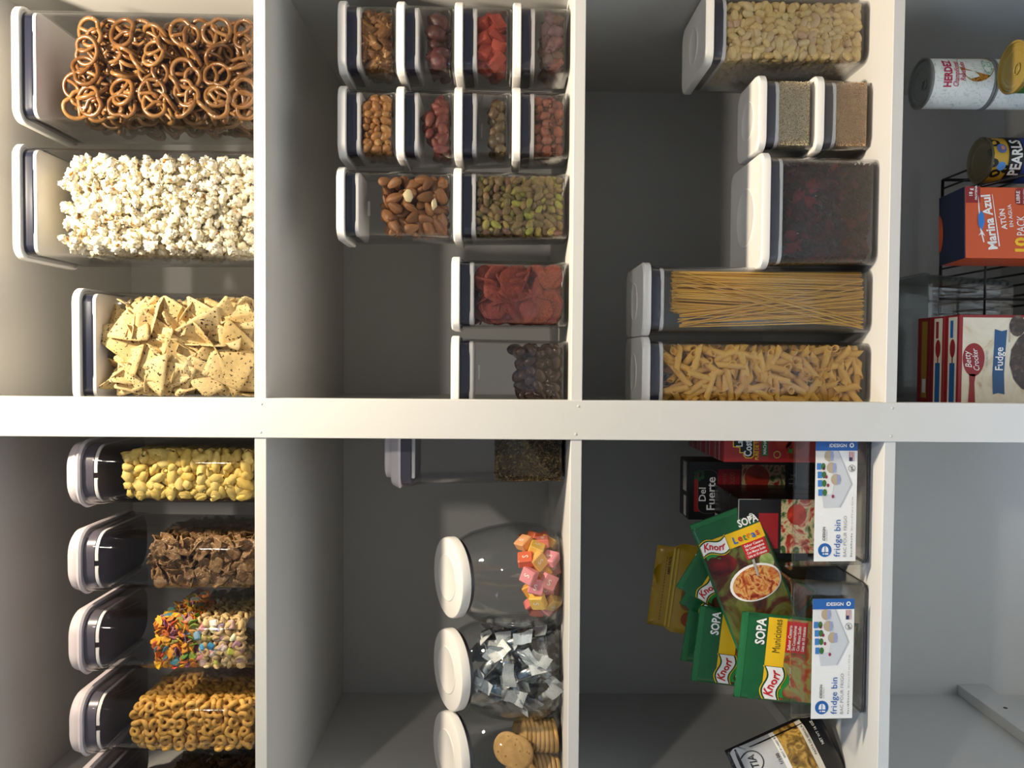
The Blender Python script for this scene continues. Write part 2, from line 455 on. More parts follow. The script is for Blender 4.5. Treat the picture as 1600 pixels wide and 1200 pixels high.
def fill(c, meshes, sp, top, name, label, cat, group, seed=1, maxn=300, tilt=0.35, keep=2.4, scale=(0.85, 1.12), z0=None, always_front=False, margin=0.3, vis=('f', 'l', 'r', 't'), front_p=0.8, jit=0.28, child=None, ylim=None):
    rng = random.Random(seed)
    z0 = c.z0 if z0 is None else z0
    topf = top if callable(top) else (lambda x, y: top)
    mg = sp * margin
    y1 = c.y1 if ylim is None else min(c.y1, c.y0 + ylim)
    pts = lattice(c.x0 + mg, c.x1 - mg, c.y0 + mg, y1 - mg, z0, topf, sp, rng, jit)
    items = []
    for p in pts:
        if c.r is not None and math.hypot(p.x, p.y) > c.rad(p.z) - mg: continue
        df = p.y - c.y0; sc = []
        if c.r is not None: sc.append(c.rad(p.z) - math.hypot(p.x, p.y) + max(0, p.y) * .5)
        else:
            if 'f' in vis: sc.append(df)
            if 'l' in vis: sc.append((p.x - c.x0) * 1.35 + .1 * sp + df * .06)
            if 'r' in vis: sc.append((c.x1 - p.x) * 1.35 + .1 * sp + df * .06)
        if 't' in vis: sc.append((topf(p.x, p.y) - p.z) * 1.6 + .2 * sp + df * .05)
        s = min(sc)
        if s > keep * sp: continue
        front = always_front or (df < sp * 1.1 and rng.random() < front_p and c.r is None)
        R = rand_rot(rng, front, tilt)
        k = rng.uniform(*scale); me = rng.choice(meshes)
        Rm = np.array(R.to_3x3()) * k
        V = mverts(me) @ Rm.T
        lo, hi = V.min(0), V.max(0)
        if c.r is None:
            p.x = min(max(p.x, c.x0 - lo[0]), c.x1 - hi[0]) if hi[0] - lo[0] < c.x1 - c.x0 else (c.x0 + c.x1) / 2
            p.y = min(max(p.y, c.y0 - lo[1]), c.y1 - hi[1]) if hi[1] - lo[1] < c.y1 - c.y0 else 0
        else:
            ext = max(-lo[0], hi[0], -lo[1], hi[1]) * 0.85; rr_ = c.rad(p.z) - 0.002 - ext; q = math.hypot(p.x, p.y)
            if q > rr_ > 0: p.x *= rr_ / q; p.y *= rr_ / q
        p.z = max(p.z, c.z0 - lo[2])
        items.append((s, me, c.M @ Matrix.Translation(p) @ R @ Matrix.Scale(k, 4)))
    items.sort(key=lambda e: e[0])
    out = []
    for s, me, Mx in items[:maxn]:
        o = bpy.data.objects.new(name, me); COL.objects.link(o); o.matrix_world = Mx
        tag(o, label, cat, group); out.append(o)
        if child:
            ch = bpy.data.objects.new(child[0], child[1]); COL.objects.link(ch); ch.parent = o
    rest = items[maxn:]
    if rest:
        join_stuff(name + '_mass', [(me, Mx) for _, me, Mx in rest], 'further ' + label, cat)
    return out
def join_stuff(name, items, label, cat, mats=None):
    vs = []; fs = []; fm = []; n = 0; mats = mats or list(items[0][0].materials)
    for me, Mx in items:
        A = np.array(Mx); V = mverts(me) @ A[:3, :3].T + A[:3, 3]
        vs.append(V)
        for p in me.polygons:
            fs.append(tuple(i + n for i in p.vertices)); fm.append(p.material_index)
        n += len(V)
    me = mk_mesh(name, np.concatenate(vs).tolist(), fs, mats, True, fm)
    o = link(name, me); tag(o, label, cat, None, 'stuff'); return o

# ------------------------------------------------------------------ food pieces (long axis = local x, thin axis = local z)
def blob(name, a, b_, c, mat, seg=12, rings=8, amp=0.0, freq=1.0, seed=0, taper=0.0, bend=0.0, ridge=0.0):
    vs = [(0, 0, -1)]; fs = []
    P = []
    for j in range(rings + 1):
        th = PI * j / rings
        for i in range(seg):
            ph = 2 * PI * i / seg
            if j in (0, rings):
                if i == 0: P.append((math.cos(th), 0, 0))
                continue
            P.append((math.cos(th), math.sin(th) * math.cos(ph), math.sin(th) * math.sin(ph)))
    out = []
    for p in P:
        v = Vector(p); k = 1.0
        if amp: k += amp * noise.noise(v * freq + Vector((seed * 7.3, seed * 3.1, seed)))
        if ridge: k += ridge * math.sin(9 * p[1] + 3 * p[0]) * (1 - p[0] ** 2)
        x, y, z = p[0] * a * k, p[1] * b_ * k * (1 - taper * p[0]), p[2] * c * k * (1 - taper * p[0])
        y += bend * (x / a) ** 2
        out.append((x, y, z))
    fs = []
    for i in range(seg): fs.append((0, 1 + (i + 1) % seg, 1 + i)[::-1])
    for j in range(rings - 2):
        for i in range(seg):
            q = 1 + j * seg
            fs.append((q + i, q + (i + 1) % seg, q + seg + (i + 1) % seg, q + seg + i))
    last = len(out) - 1; q = 1 + (rings - 2) * seg
    for i in range(seg): fs.append((q + i, q + (i + 1) % seg, last))
    me = mk_mesh(name, out, fs, [mat], True)
    return me
def roundbox(name, a, b_, c, bev, mat, amp=0.0, seed=0):
    b = MB(); b.bbox(-a, a, -b_, b_, -c, c, bev)
    if amp:
        b.v = [tuple(Vector(v) * (1 + amp * noise.noise(Vector(v) * 120 + Vector((seed * 5, seed, 0))))) for v in b.v]
    return b.mesh(name, mat, False)
def sheet(name, outline, thick, mat, curve=0.0, wob=0.0, seed=0, freq=60.0, twist=0.0):
    """thin crisp piece: outline filled with concentric rings, curled and wavy, with thickness"""
    n = len(outline); rings = 4; vs = []; fs = []
    def zz(x, y):
        return curve * x * x * 20 + twist * x * y * 20 + wob * noise.noise(Vector((x * freq, y * freq, seed * 4.7)))
    for side in (1, -1):
        vs.append((0, 0, zz(0, 0) + side * thick / 2))
        for r in range(1, rings + 1):
            for x, y in outline:
                X, Y = x * r / rings, y * r / rings
                vs.append((X, Y, zz(X, Y) + side * thick / 2 * (0.7 if r == rings else 1)))
    N = 1 + rings * n
    for s, off in ((1, 0), (-1, N)):
        for i in range(n):
            f = (off, off + 1 + i, off + 1 + (i + 1) % n); fs.append(f if s > 0 else f[::-1])
        for r in range(rings - 1):
            for i in range(n):
                a = off + 1 + r * n; f = (a + i, a + n + i, a + n + (i + 1) % n, a + (i + 1) % n)
                fs.append(f if s > 0 else f[::-1])
    a = 1 + (rings - 1) * n
    for i in range(n):
        j = (i + 1) % n
        fs.append((a + i, N + a + i, N + a + j, a + j))
    return mk_mesh(name, vs, fs, [mat], True)
def disc_outline(r, n=16, amp=0.0, seed=0, sq=1.0):
    return [(r * math.cos(2 * PI * i / n) * (1 + amp * noise.noise(Vector((math.cos(2 * PI * i / n) * 1.5, math.sin(2 * PI * i / n) * 1.5, seed * 3.3)))),
             sq * r * math.sin(2 * PI * i / n) * (1 + amp * noise.noise(Vector((math.cos(2 * PI * i / n) * 1.5, math.sin(2 * PI * i / n) * 1.5, seed * 3.3 + 9))))) for i in range(n)]
def tri_outline(r, seed, n_side=5):
    rng = random.Random(seed); pts = []
    ang = [90 + rng.uniform(-8, 8), 210 + rng.uniform(-8, 8), 330 + rng.uniform(-8, 8)]
    cs = [(r * rng.uniform(.85, 1.1) * math.cos(math.radians(a)), r * rng.uniform(.85, 1.1) * math.sin(math.radians(a))) for a in ang]
    cut = rng.random() < 0.45
    for k in range(3):
        a, b2 = cs[k], cs[(k + 1) % 3]
        for q in range(n_side):
            t = 0.06 + 0.88 * q / (n_side - 1)
            x, y = a[0] + (b2[0] - a[0]) * t, a[1] + (b2[1] - a[1]) * t
            bul = 0.10 * math.sin(PI * t) + rng.uniform(-.02, .02)
            pts.append((x * (1 + bul), y * (1 + bul)))
    if cut:
        pts = [(x, min(y, r * 0.35 + 0.12 * x + rng.uniform(-.002, .002))) for x, y in pts]
    return pts

# ---- pretzel
def pretzel_mesh(seed):
    rng = random.Random(seed)
    def loop(t):  # t in [0,1] around the outer ring
        a = PI / 2 + 2 * PI * t
        r = 1.0 - 0.28 * math.exp(-((min(t, 1 - t)) / 0.06) ** 2)
        return Vector((r * math.cos(a) * 1.08, r * math.sin(a) * 0.92, 0))
    s = 0.0195
    b = MB()
    outer = [loop(i / 26) * s for i in range(26)]
    b.tube(outer, 0.0034, 7, True)
    for sg in (1, -1):
        arm = [Vector((sg * x, y, z)) for x, y, z in ((0.02, .66, 0), (-.10, .30, .05 * sg + .05), (-.02, .0, .09 * sg + .06), (.22, -.32, .06), (.50, -.62, .08), (.60, -.80, .10))]
        b.tube([p * s for p in arm], [0.0032, .0031, .0031, .0030, .0032, .0026], 7)
    nb = len(b.f); b.cur = 1
    for i in range(3):
        p = outer[rng.randrange(26)] + Vector((rng.uniform(-.001, .001), rng.uniform(-.001, .001), 0.0028))
        b.box(p.x - .0008, p.x + .0008, p.y - .0007, p.y + .0007, p.z - .0005, p.z + .0007)
    return b.mesh('pretzel', [varied('pretzel_crust', ['6A4520', '7E552A', '926A3A', '744A22'], 0.28, 0.5, 0.3, 260, None, 0.18), plain('salt_grain', 'F4EBD8', 0.4)], True)
PRETZ = [pretzel_mesh(i) for i in range(4)]
# ---- popcorn
def popcorn_mesh(seed):
    rng = random.Random(seed); b = MB()
    n = rng.randint(7, 10)
    for k in range(n):
        r = rng.uniform(.0034, .0062); d = Vector((rng.gauss(0, 1), rng.gauss(0, 1), rng.gauss(0, 1))).normalized() * rng.uniform(.003, .0085)
        me = blob('tmp', r, r * rng.uniform(.75, 1), r * rng.uniform(.7, 1), None, 9, 7, 0.9, 1.9, seed * 10 + k)
        b.cur = 0
        b.add([Vector(v.co) + d for v in me.vertices], [tuple(p.vertices) for p in me.polygons]); bpy.data.meshes.remove(me)
    b.cur = 1
    me = blob('tmp', .004, .003, .002, None, 7, 5, 0.4, 1.6, seed)
    b.add([Vector(v.co) + Vector((0, 0, -.004)) for v in me.vertices], [tuple(p.vertices) for p in me.polygons]); bpy.data.meshes.remove(me)
    return b.mesh('popcorn', [varied('popcorn_white', ['F6ECCC', 'FCF6E4', 'FAF2DA', 'F2E2B0'], 0.65, 0.3, 0.3, 220, None, 0.08), plain('popcorn_hull', 'B57A2B', 0.5)], True)
POPC = [popcorn_mesh(i) for i in range(6)]
M_TORT = varied('tortilla', ['DCC084', 'E6CE98', 'D4B678', 'E0C68C'], 0.6, 0.3, 0.6, 130, '4A3A22', 0.14, None, 0.0012, 0.625, 230)
TORT = [sheet('tortilla_chip', tri_outline(0.041, i), 0.0017, M_TORT, 0.05 * (1 if i % 2 else -1), 0.005, i, 45, 0.03) for i in range(7)]
M_PUFF = varied('corn_puff', ['D8BC66', 'E0C878', 'D2B35A', 'DCC06C'], 0.6, 0.3, 0.3, 200, None, 0.10)
PUFF = [blob('corn_puff', .0088 * (1 + .25 * (i % 3)), .0076, .0064, M_PUFF, 10, 7, 0.35, 1.3, i, 0.0, 0.0015 * (i % 2)) for i in range(6)]
M_BRAN = varied('bran_flake', ['6E5236', '80613F', '765838', '8C6C48'], 0.6, 0.35, 0.8, 240, 'CDB58E', 0.26, None, 0.0012, 0.66, 420)
BRAN = [sheet('bran_flake', disc_outline(.0135, 13, .55, i, .82), .0013, M_BRAN, .25 * (1 if i % 2 else -1), .0045, i, 120, .2) for i in range(6)]
M_FRU = varied('fruity_flake', ['E2542A', 'F0A024', 'E8C12C', 'C9433A', '5FA33C', 'EE8A2A', '2E93A0', '9A5A86', 'F2B433', 'D8652C'], 0.55, 0.3, 0.5, 240, None, 0.12)
FRU = [sheet('fruity_flake', disc_outline(.0078, 10, .5, i, .8), .0014, M_FRU, .6 * (1 if i % 2 else -1), .0025, i, 180, .3) for i in range(5)]
M_OAT = varied('oat_piece', ['C9AC78', 'D6BC8A', 'BFA06A'], 0.65, 0.3, 0.4, 300, None, 0.14)
M_MARSH = varied('marshmallow_bit', ['3F97C9', 'E88A86', 'F0EDE0', 'D8E05A', 'C58AA8', '58A8D8', 'F0C86A'], 0.7, 0.2, 0.2, 200, None, 0.05)
OAT = [blob('oat_piece', .0085, .0042, .0040, M_OAT, 9, 7, .25, 1.5, 1), blob('oat_piece', .006, .006, .0038, M_OAT, 9, 7, .35, 1.5, 2)]
def torus_mesh(name, R, r, mat, n=14, k=7, sq=1.0, flat=1.0):
    b = MB(); pts = [Vector((R * math.cos(2 * PI * i / n), R * sq * math.sin(2 * PI * i / n), 0)) for i in range(n)]
    b.tube(pts, r, k, True); b.v = [(x, y, z * flat) for x, y, z in b.v]
    return b.mesh(name, mat, True)
OAT.append(torus_mesh('oat_piece', .0052, .0026, M_OAT, 12, 6))
MARSH = [roundbox('marshmallow_bit', .0065, .0048, .0034, .0016, M_MARSH), blob('marshmallow_bit', .0058, .0055, .0036, M_MARSH, 8, 6, .1, 1, 3)]
M_RING = varied('oat_ring', ['C99A48', 'D6A855', 'BE8E3E', 'D2A456'], 0.6, 0.3, 0.4, 300, None, 0.12)
RINGC = [torus_mesh('oat_ring', .0060, .0034, M_RING, 14, 8, 1.0, 1.15), torus_mesh('oat_ring', .0058, .0036, M_RING, 14, 8, .88, 1.1)]
M_ALM = varied('almond_skin', ['7E5230', '8E6038', '966840', '744A2A'], 0.5, 0.35, 0.7, 260, None, 0.22, (0.12, 1, 1), 0.0008)
ALM = [blob('almond', .0135, .0078, .0052, M_ALM, 12, 9, .08, 1.2, i, .28 + .05 * i) for i in range(3)]
M_PIST = varied('pistachio_kernel', ['6E6A34', '7F6A46', '8C7A44', '74503E', '9CA03C', '80684A', '6A5A30', 'A89A4C', '8A5E4C'], 0.55, 0.35, 0.6, 260, None, 0.22)
PIST = [blob('pistachio', .0088, .0054, .0048, M_PIST, 10, 8, .18, 1.3, i, .15) for i in range(4)]
M_BEAN = varied('pale_bean', ['DCBE7C', 'E2C888', 'D0B06C', 'DCC690', 'CCA884'], 0.38, 0.45, 0.1, 300, None, 0.06)
BEAN = [blob('bean', .0094, .0060, .0052, M_BEAN, 11, 8, .05, 1, i, .04, .0006) for i in range(3)]
M_PNUT = varied('peanut', ['9A6838', 'A87640', '8C5C30', 'B0854E'], 0.45, 0.4, 0.4, 300, None, 0.18)
PNUT = [blob('peanut', .0080, .0056, .0052, M_PNUT, 10, 7, .2, 1.4, i, .1) for i in range(4)]
M_RPN = varied('red_peanut', ['7C4230', '8C4C34', '70392C', '945436'], 0.5, 0.4, 0.5, 300, None, 0.22)
RPN = [blob('red_peanut', .0080, .0068, .0064, M_RPN, 10, 7, .25, 1.5, i) for i in range(4)]
M_SPA = varied('spiced_almond', ['743A30', '844638', '663028'], 0.5, 0.4, 0.4, 300, None, 0.22)
SPA = [blob('spiced_almond', .0125, .0082, .0066, M_SPA, 11, 8, .15, 1.3, i, .2) for i in range(3)]
M_PECAN = varied('pecan', ['7E5630', '8E6438', '6C4626', '98703F'], 0.6, 0.35, 0.9, 150, 'C8A66C', 0.3, None, 0.002, 0.68, 120)
PECAN = [blob('pecan', .0175, .0105, .0062, M_PECAN, 18, 12, .55, 2.4, i, 0, 0, .13) for i in range(4)]
M_DFR = varied('dried_fruit', ['4E2A26', '5C352C', '3E2622', '743A34'], 0.45, 0.45, 0.6, 180, None, 0.25)
DFR = [blob('dried_fruit', .0165, .0115, .0100, M_DFR, 12, 9, .35, 1.8, i, .1) for i in range(3)]
M_CHEW = varied('sugared_chew', ['A8483A', 'B45442', '9A4236'], 0.75, 0.2, 0.5, 500, None, 0.12)
CHEW = [roundbox('sugared_chew', .0130, .0085, .0075, .0018, M_CHEW, .12, i) for i in range(3)]
M_MIXF = varied('mixed_fruit', ['5A3A34', '665A3A', '744238', '664650', '4E422E'], 0.5, 0.4, 0.5, 200, None, 0.25)
MIXF = [blob('dried_fruit', .0135, .0100, .0085, M_MIXF, 12, 9, .35, 1.8, i) for i in range(3)]
M_OLV = varied('candied_nut', ['5A4A2E', '6E5A34', '7A6238', '64543C', '8A5A30'], 0.4, 0.5, 0.5, 220, None, 0.22)
OLV = [blob('candied_nut', .0098, .0088, .0082, M_OLV, 11, 8, .25, 1.6, i) for i in range(3)]
M_CHILI = varied('chili_chip', ['84392A', '944432', '762F26', '8C3C2A'], 0.65, 0.3, 0.9, 320, 'B8765A', 0.3, None, 0.0012, 0.70, 700)
CHILI = [sheet('chili_chip', disc_outline(.027, 20, .25, i, .92), .0026, M_CHILI, .05 * (1 if i % 2 else -1), .0026, i, 50, .02) for i in range(5)]
M_CHOC = varied('chocolate', ['2C170E', '361D12', '301910'], 0.14, 0.5, 0.05, 120, None, 0.06)
CHOC = [blob('chocolate_nut', .0125, .0090, .0082, M_CHOC, 14, 10, .08, 1.1, i, .1) for i in range(3)]
M_PEN = varied('penne_dough', ['DEAC4C', 'E8BA5C', 'D6A244', 'E4B454'], 0.5, 0.35, 0.15, 400, None, 0.07)
def penne_mesh(Lh, r):
    n = 12; ro, ri = r, r * .66; rings = []
    for (rad, end) in ((ro, -1), (ro, 1), (ri, 1), (ri, -1)):
        rings.append([(end * Lh + rad * math.cos(2 * PI * k / n) * .75, rad * math.cos(2 * PI * k / n), rad * math.sin(2 * PI * k / n)) for k in range(n)])
    rings.append(rings[0]); b = MB(); b.loft(rings, False, False)
    me = b.mesh('penne', M_PEN, True); me.set_sharp_from_angle(angle=math.radians(50)); return me
PENNE = [penne_mesh(.0195, .0052), penne_mesh(.0215, .0050), penne_mesh(.0180, .0052)]

A, B_, C_ = 0.346, -0.0946, -0.5357
# ================================================================== UPPER SHELF, RIGHT BAY
GB = 'tall clear containers on the upper right shelf'
c = pop_container('tall clear square container of brown pretzels, white lid, beside the right panel', .411, .030, A, .165, .165, .349, 0, GB)
fill(c, PRETZ, .0285, lambda x, y: .268 + .016 * math.exp(-((x + .05) / .03) ** 2) - .12 * max(0, y + .02) - .02 * max(0, x) / .07, 'pretzel', 'twisted brown salted pretzel in the tall square container', 'pretzel', 'pretzels in the tall container', 3, 300, .14, 2.3, (.9, 1.02), front_p=.62, margin=.12, jit=.18)
c = pop_container('tall clear square container of white popcorn between the pretzels and the tortilla chips', .2175, .030, A, .165, .165, .350, 0, GB)
fill(c, POPC, .0178, lambda x, y: .284 + .006 * noise.noise(Vector((x * 60, y * 60, 0))), 'popcorn', 'fluffy popped kernel of popcorn in the tall container', 'popcorn', 'popcorn in the tall container', 4, 300, .5, 2.0, (.8, 1.15))
c = pop_container('clear square container of speckled tortilla chips, shorter than the popcorn container', .013, .030, A, .165, .165, .268, 0, GB)
fill(c, TORT, .0225, lambda x, y: .212 + .012 * noise.noise(Vector((x * 30, y * 30, 3))), 'tortilla_chip', 'speckled yellow tortilla chip in the square container', 'tortilla chip', 'tortilla chips in the container', 5, 300, .22, 2.6, (.75, 1.1), front_p=.85)

# ================================================================== UPPER SHELF, LEFT BAY: cereal dispensers
def cereal_box(label, cx, yf, zb, w, d, h, group):
    """clear cereal dispenser: body with rounded front, pale flip lid with a pouring cap"""
    t = link('cereal_dispenser', None, None, (cx, yf + d / 2, zb)); tag(t, label, 'container', group)
    rb = .030; wb_ = w - .012; db = d - .012
    zt = h - .034
    b = MB(); k = .0022
    outer = [ring(wb_ - .008, db - .008, rb, 0, 7), ring(wb_ - .002, db - .002, rb, .005, 7), ring(wb_, db, rb, zt - .02, 7), ring(wb_ + .004, db + .004, rb, zt - .008, 7), ring(wb_ + .006, db + .006, rb, zt + .012, 7)]
    inner = [ring(wb_ + .006 - 2 * k, db + .006 - 2 * k, rb, zt + .012, 7), ring(wb_ - 2 * k, db - 2 * k, rb - k, zt - .02, 7), ring(wb_ - 2 * k - .003, db - 2 * k - .003, rb - k, .006, 7)]
    b.loft(outer + inner); b.build('body', M_CLEAR, t, True, angle=50)
    # white seal line seen through the neck: two pieces with a notch in the middle of the front
    pr = [p for p in rr(wb_ + .001, db + .001, rb, 7)]
    n = len(pr); q = n // 4
    # start in the middle of the front edge (y = -d/2)
    front_i = [i for i in range(n)]
    seq = sorted(front_i, key=lambda i: math.atan2(pr[i][0], pr[i][1]))
    pts = [pr[i] for i in seq]
    pts = [(-.004, -db / 2 - .0005)] + [p for p in pts] + [(.004, -db / 2 - .0005)]
    half_l = [p for p in pts if p[0] < 0]; half_r = [p for p in pts if p[0] > 0]
    # lid base (grey-lilac translucent collar under the cap) and cap
    b = MB(); b.loft([ring(wb_ - .002, db - .002, rb, zt - .004, 7), ring(wb_ - .002, db - .002, rb, zt + .014, 7)])
    lid = b.build('lid', plain('lid_collar', '5C5762', .3, .5), t, True, angle=40)
    b = MB(); b.loft([ring(w - .002, d - .002, rb + .003, zt + .012, 7), ring(w + .002, d + .002, rb + .003, zt + .0145, 7), ring(w - .001, d - .001, rb + .003, zt + .018, 7), ring(w - .012, d - .012, rb, zt + .021, 7)])
    b.build('flange', M_LILAC, lid, True, angle=40)
    b = MB(); b.loft([ring(w - .008, d - .008, rb, zt + .019, 7), ring(w - .006, d - .006, rb, zt + .022, 7), ring(w - .010, d - .010, rb, zt + .031, 7), ring(w - .016, d - .016, rb, zt + .034, 7)])
    b.build('cap', M_LILAC, lid, True, angle=40)
    # seal strips across the front and around each side
    for sx in (-1, 1):
        path = [(sx * .004, -db / 2 - .0002)]
        for kk in range(8):
            a = math.radians(270 + sx * 90 * kk / 7)
            path.append((sx * (wb_ / 2 - rb) + (rb + .0002) * math.cos(a), -db / 2 + rb + (rb + .0002) * math.sin(a)))
        path.append((sx * wb_ / 2, db / 2 - rb))
        path = [(x * .985, y * .992) for x, y in path]
        b = MB(); b.loft([[(x, y, zt - .010) for x, y in path], [(x, y, zt - .0055) for x, y in path], [(x * .96, y * .98, zt - .0055) for x, y in path], [(x * .96, y * .98, zt - .010) for x, y in path]], False, False, False)
        b.build('seal_strip', M_LID, lid, True)
    c = Cont(); c.t = t; c.M = Matrix.Translation((cx, yf + d / 2, zb)); c.r = None
    c.x0, c.x1 = -(wb_ / 2 - k - .003), wb_ / 2 - k - .003; c.y0, c.y1 = -(db / 2 - k - .003), db / 2 - k - .003; c.z0 = .007; c.h = h
    return c
GC = 'cereal dispensers on the upper left shelf'
CX = [-.172, -.2985, -.4165, -.5375, -.6555]
CW, CD, CH = .098, .19, .276
ROT = 0
c = cereal_box('cereal dispenser full of pale yellow corn puffs, right beside the post', CX[0], .022, A, CW, CD, CH, GC)
fill(c, PUFF, .0132, lambda x, y: .196 + .006 * noise.noise(Vector((x * 90, y * 60, 0))), 'corn_puff', 'pale yellow corn puff in the cereal dispenser by the post', 'cereal piece', 'corn puffs in the dispenser', 11, 300, .5, 2.4, (.8, 1.2), z0=.02, margin=.2)
c = cereal_box('cereal dispenser of brown bran flakes, second from the post', CX[1], .022, A, CW, CD, CH, GC)
fill(c, BRAN, .0128, lambda x, y: .158 + .010 * noise.noise(Vector((x * 70, y * 60, 1))), 'bran_flake', 'crinkled brown bran flake in the second dispenser', 'cereal piece', 'bran flakes in the dispenser', 12, 300, .5, 2.4, (.8, 1.15), z0=.02, front_p=.7, margin=.25)
c = cereal_box('cereal dispenser of bright fruity flakes above pale oat pieces', CX[2], .022, A, CW, CD, CH, GC)
def tm(x, y): return .094 + .008 * noise.noise(Vector((x * 60, y * 40, 2)))
fill(c, OAT, .0100, tm, 'oat_piece', 'pale oat cereal piece in the lower half of the third dispenser', 'cereal piece', 'oat pieces in the dispenser', 13, 260, .5, 2.0, (.85, 1.15), z0=.03, margin=.25, vis=('f', 'l', 'r'))
rng = random.Random(5)
for k in range(34):
    p = Vector((rng.uniform(c.x0 + .008, c.x1 - .008), c.y0 + .004 + rng.random() * .004, rng.uniform(.035, .096)))
    o = bpy.data.objects.new('marshmallow_bit', rng.choice(MARSH)); COL.objects.link(o)
    o.matrix_world = c.M @ Matrix.Translation(p) @ rand_rot(rng, True, .3); tag(o, 'coloured marshmallow bit among the pale oat pieces', 'marshmallow', 'marshmallow bits in the dispenser')
fill(c, FRU, .0078, lambda x, y: .154 + .006 * noise.noise(Vector((x * 80, y * 60, 7))), 'fruity_flake', 'small bright fruity cereal flake in the third dispenser', 'cereal piece', 'fruity flakes in the dispenser', 14, 300, .6, 2.0, (.8, 1.25), z0=.098, margin=.25, front_p=.6)
c = cereal_box('cereal dispenser of golden oat rings, fourth from the post', CX[3], .022, A, CW, CD, CH, GC)
fill(c, RINGC, .0122, lambda x, y: .180 + .012 * math.exp(-(x / .02) ** 2) - .12 * max(0, y - .03), 'oat_ring', 'golden oat ring in the fourth dispenser', 'cereal piece', 'oat rings in the dispenser', 15, 300, .45, 2.4, (.88, 1.1), z0=.02, front_p=.6, margin=.2)
c = cereal_box('cereal dispenser of dark brown cereal, farthest from the post', CX[4], .022, A, CW, CD, CH, GC)
M_DKC = varied('dark_cereal', ['4A3420', '5C4228', '3E2A1A'], .6, .3, .6, 240, None, .25)
DKC = [sheet('dark_flake', disc_outline(.011, 11, .5, i, .85), .002, M_DKC, .3, .004, i, 120) for i in range(3)]
fill(c, DKC, .0125, .15, 'dark_flake', 'dark brown cereal flakes in the farthest dispenser', 'cereal', None, 16, 0, .5, 2.0, z0=.02)

# ================================================================== MIDDLE SHELF, RIGHT BAY
GM = 'small stacked containers on the middle shelf'
mh, W, = .0846, .1075
yf1 = .062
def mini(label, cx, level, yf=yf1, h=mh, rot=0.0): return pop_container(label, cx, yf, B_ + level * mh, W, W, h, rot, GM)
x1, x2, x3 = .4665, .3435, .2235
c = mini('small container of pecan halves on top of the stack by the right panel', x1, 3)
fill(c, PECAN, .0150, .052, 'pecan', 'wrinkled brown pecan half in the top corner container', 'pecan', 'pecans in the small container', 21, 300, .5, 3, (.8, 1.1), front_p=.6)
c = mini('small container of dark red dried fruit under the pecan container', x1, 2)
fill(c, DFR, .0190, lambda x, y: .030 + .22 * max(0, -x + .0) * .35, 'dried_fruit', 'dark red dried fruit in the container under the pecans', 'dried fruit', 'dried fruit in the small container', 22, 300, .5, 4, (.85, 1.1))
c = mini('small container of orange-red sugared chews, third down by the right panel', x1, 1)
fill(c, CHEW, .0180, lambda x, y: .046 - .15 * max(0, y), 'sugared_chew', 'orange-red sugared chew in the small container', 'candy', 'sugared chews in the small container', 23, 300, .6, 4, (.85, 1.1))
c = mini('small container of mixed dried fruit at the foot of the corner stack', x1, 0)
fill(c, MIXF, .0170, lambda x, y: .034 + .1 * max(0, y) , 'dried_fruit', 'dull mixed dried fruit piece in the bottom corner container', 'dried fruit', 'mixed dried fruit in the small container', 24, 300, .5, 4, (.85, 1.1))
c = mini('small container of golden peanuts on top of the second stack', x2, 3)
fill(c, PNUT, .0098, lambda x, y: .046 - .08 * x * 0 + .004 * noise.noise(Vector((x * 80, y * 60, 0))), 'peanut', 'golden roasted peanut in the top container of the second stack', 'peanut', 'peanuts in the small container', 25, 300, .5, 2.5, (.75, 1.25))
c = mini('small container of red spiced almonds under the golden peanuts', x2, 2)
fill(c, SPA, .0140, lambda x, y: .030 + .012 * math.cos(x * 60) , 'spiced_almond', 'red spiced almond in the container under the golden peanuts', 'nut', 'spiced almonds in the small container', 26, 300, .5, 4, (.85, 1.1))
c = mini('small container of dark candied nuts, third down in the second stack', x2, 1)
fill(c, OLV, .0150, lambda x, y: .026 + .2 * max(0, y), 'candied_nut', 'dark candied nut in the third container of the second stack', 'nut', 'candied nuts in the small container', 27, 300, .5, 4, (.85, 1.1))
c = mini('small container of red coated peanuts at the foot of the second stack', x2, 0)
fill(c, RPN, .0128, lambda x, y: .050 + .006 * noise.noise(Vector((x * 80, y * 60, 4))), 'red_peanut', 'red coated peanut in the bottom container of the second stack', 'peanut', 'red peanuts in the small container', 28, 300, .5, 2.6, (.85, 1.15))
c = pop_container('medium container of whole almonds stacked on the pistachio container', x3, .052, B_ + 2 * mh, W, W, 2 * mh, 0, GM)
fill(c, ALM, .0150, lambda x, y: .104 + .20 * x, 'almond', 'whole brown almond in the medium container', 'almond', 'almonds in the medium container', 29, 300, .35, 2.6, (.82, 1.12))
M_BLANCH = varied('blanched_almond', ['E8D29A', 'EEDDB0'], .5, .3, .1, 200, None, .05)
BL = blob('almond', .0088, .0075, .0030, M_BLANCH, 10, 7, .25, 1.4, 3)
for (x, z) in ((.012, .066), (-.001, .028)):
    o = bpy.data.objects.new('blanched_almond', BL); COL.objects.link(o)
    o.matrix_world = c.M @ Matrix.Translation((x, c.y0 + .0035, z)) @ Matrix.Rotation(PI / 2, 4, 'X') @ (Matrix.Rotation(1.2, 4, 'X') if z < .05 else Matrix.Identity(4))
    tag(o, 'pale broken blanched almond among the brown almonds', 'almond', 'blanched almond pieces')
c = pop_container('medium container of green and purple pistachios below the almonds', x3, .052, B_, W, W, 2 * mh, 0, GM)
fill(c, PIST, .0098, .133, 'pistachio', 'shelled green-purple pistachio in the medium container', 'pistachio', 'pistachios in the medium container', 30, 300, .4, 2.4, (.8, 1.15))
c = pop_container('medium container of red chili chips standing apart', .0935, .046, B_, W, W, .171, 0, 'medium containers by the post')
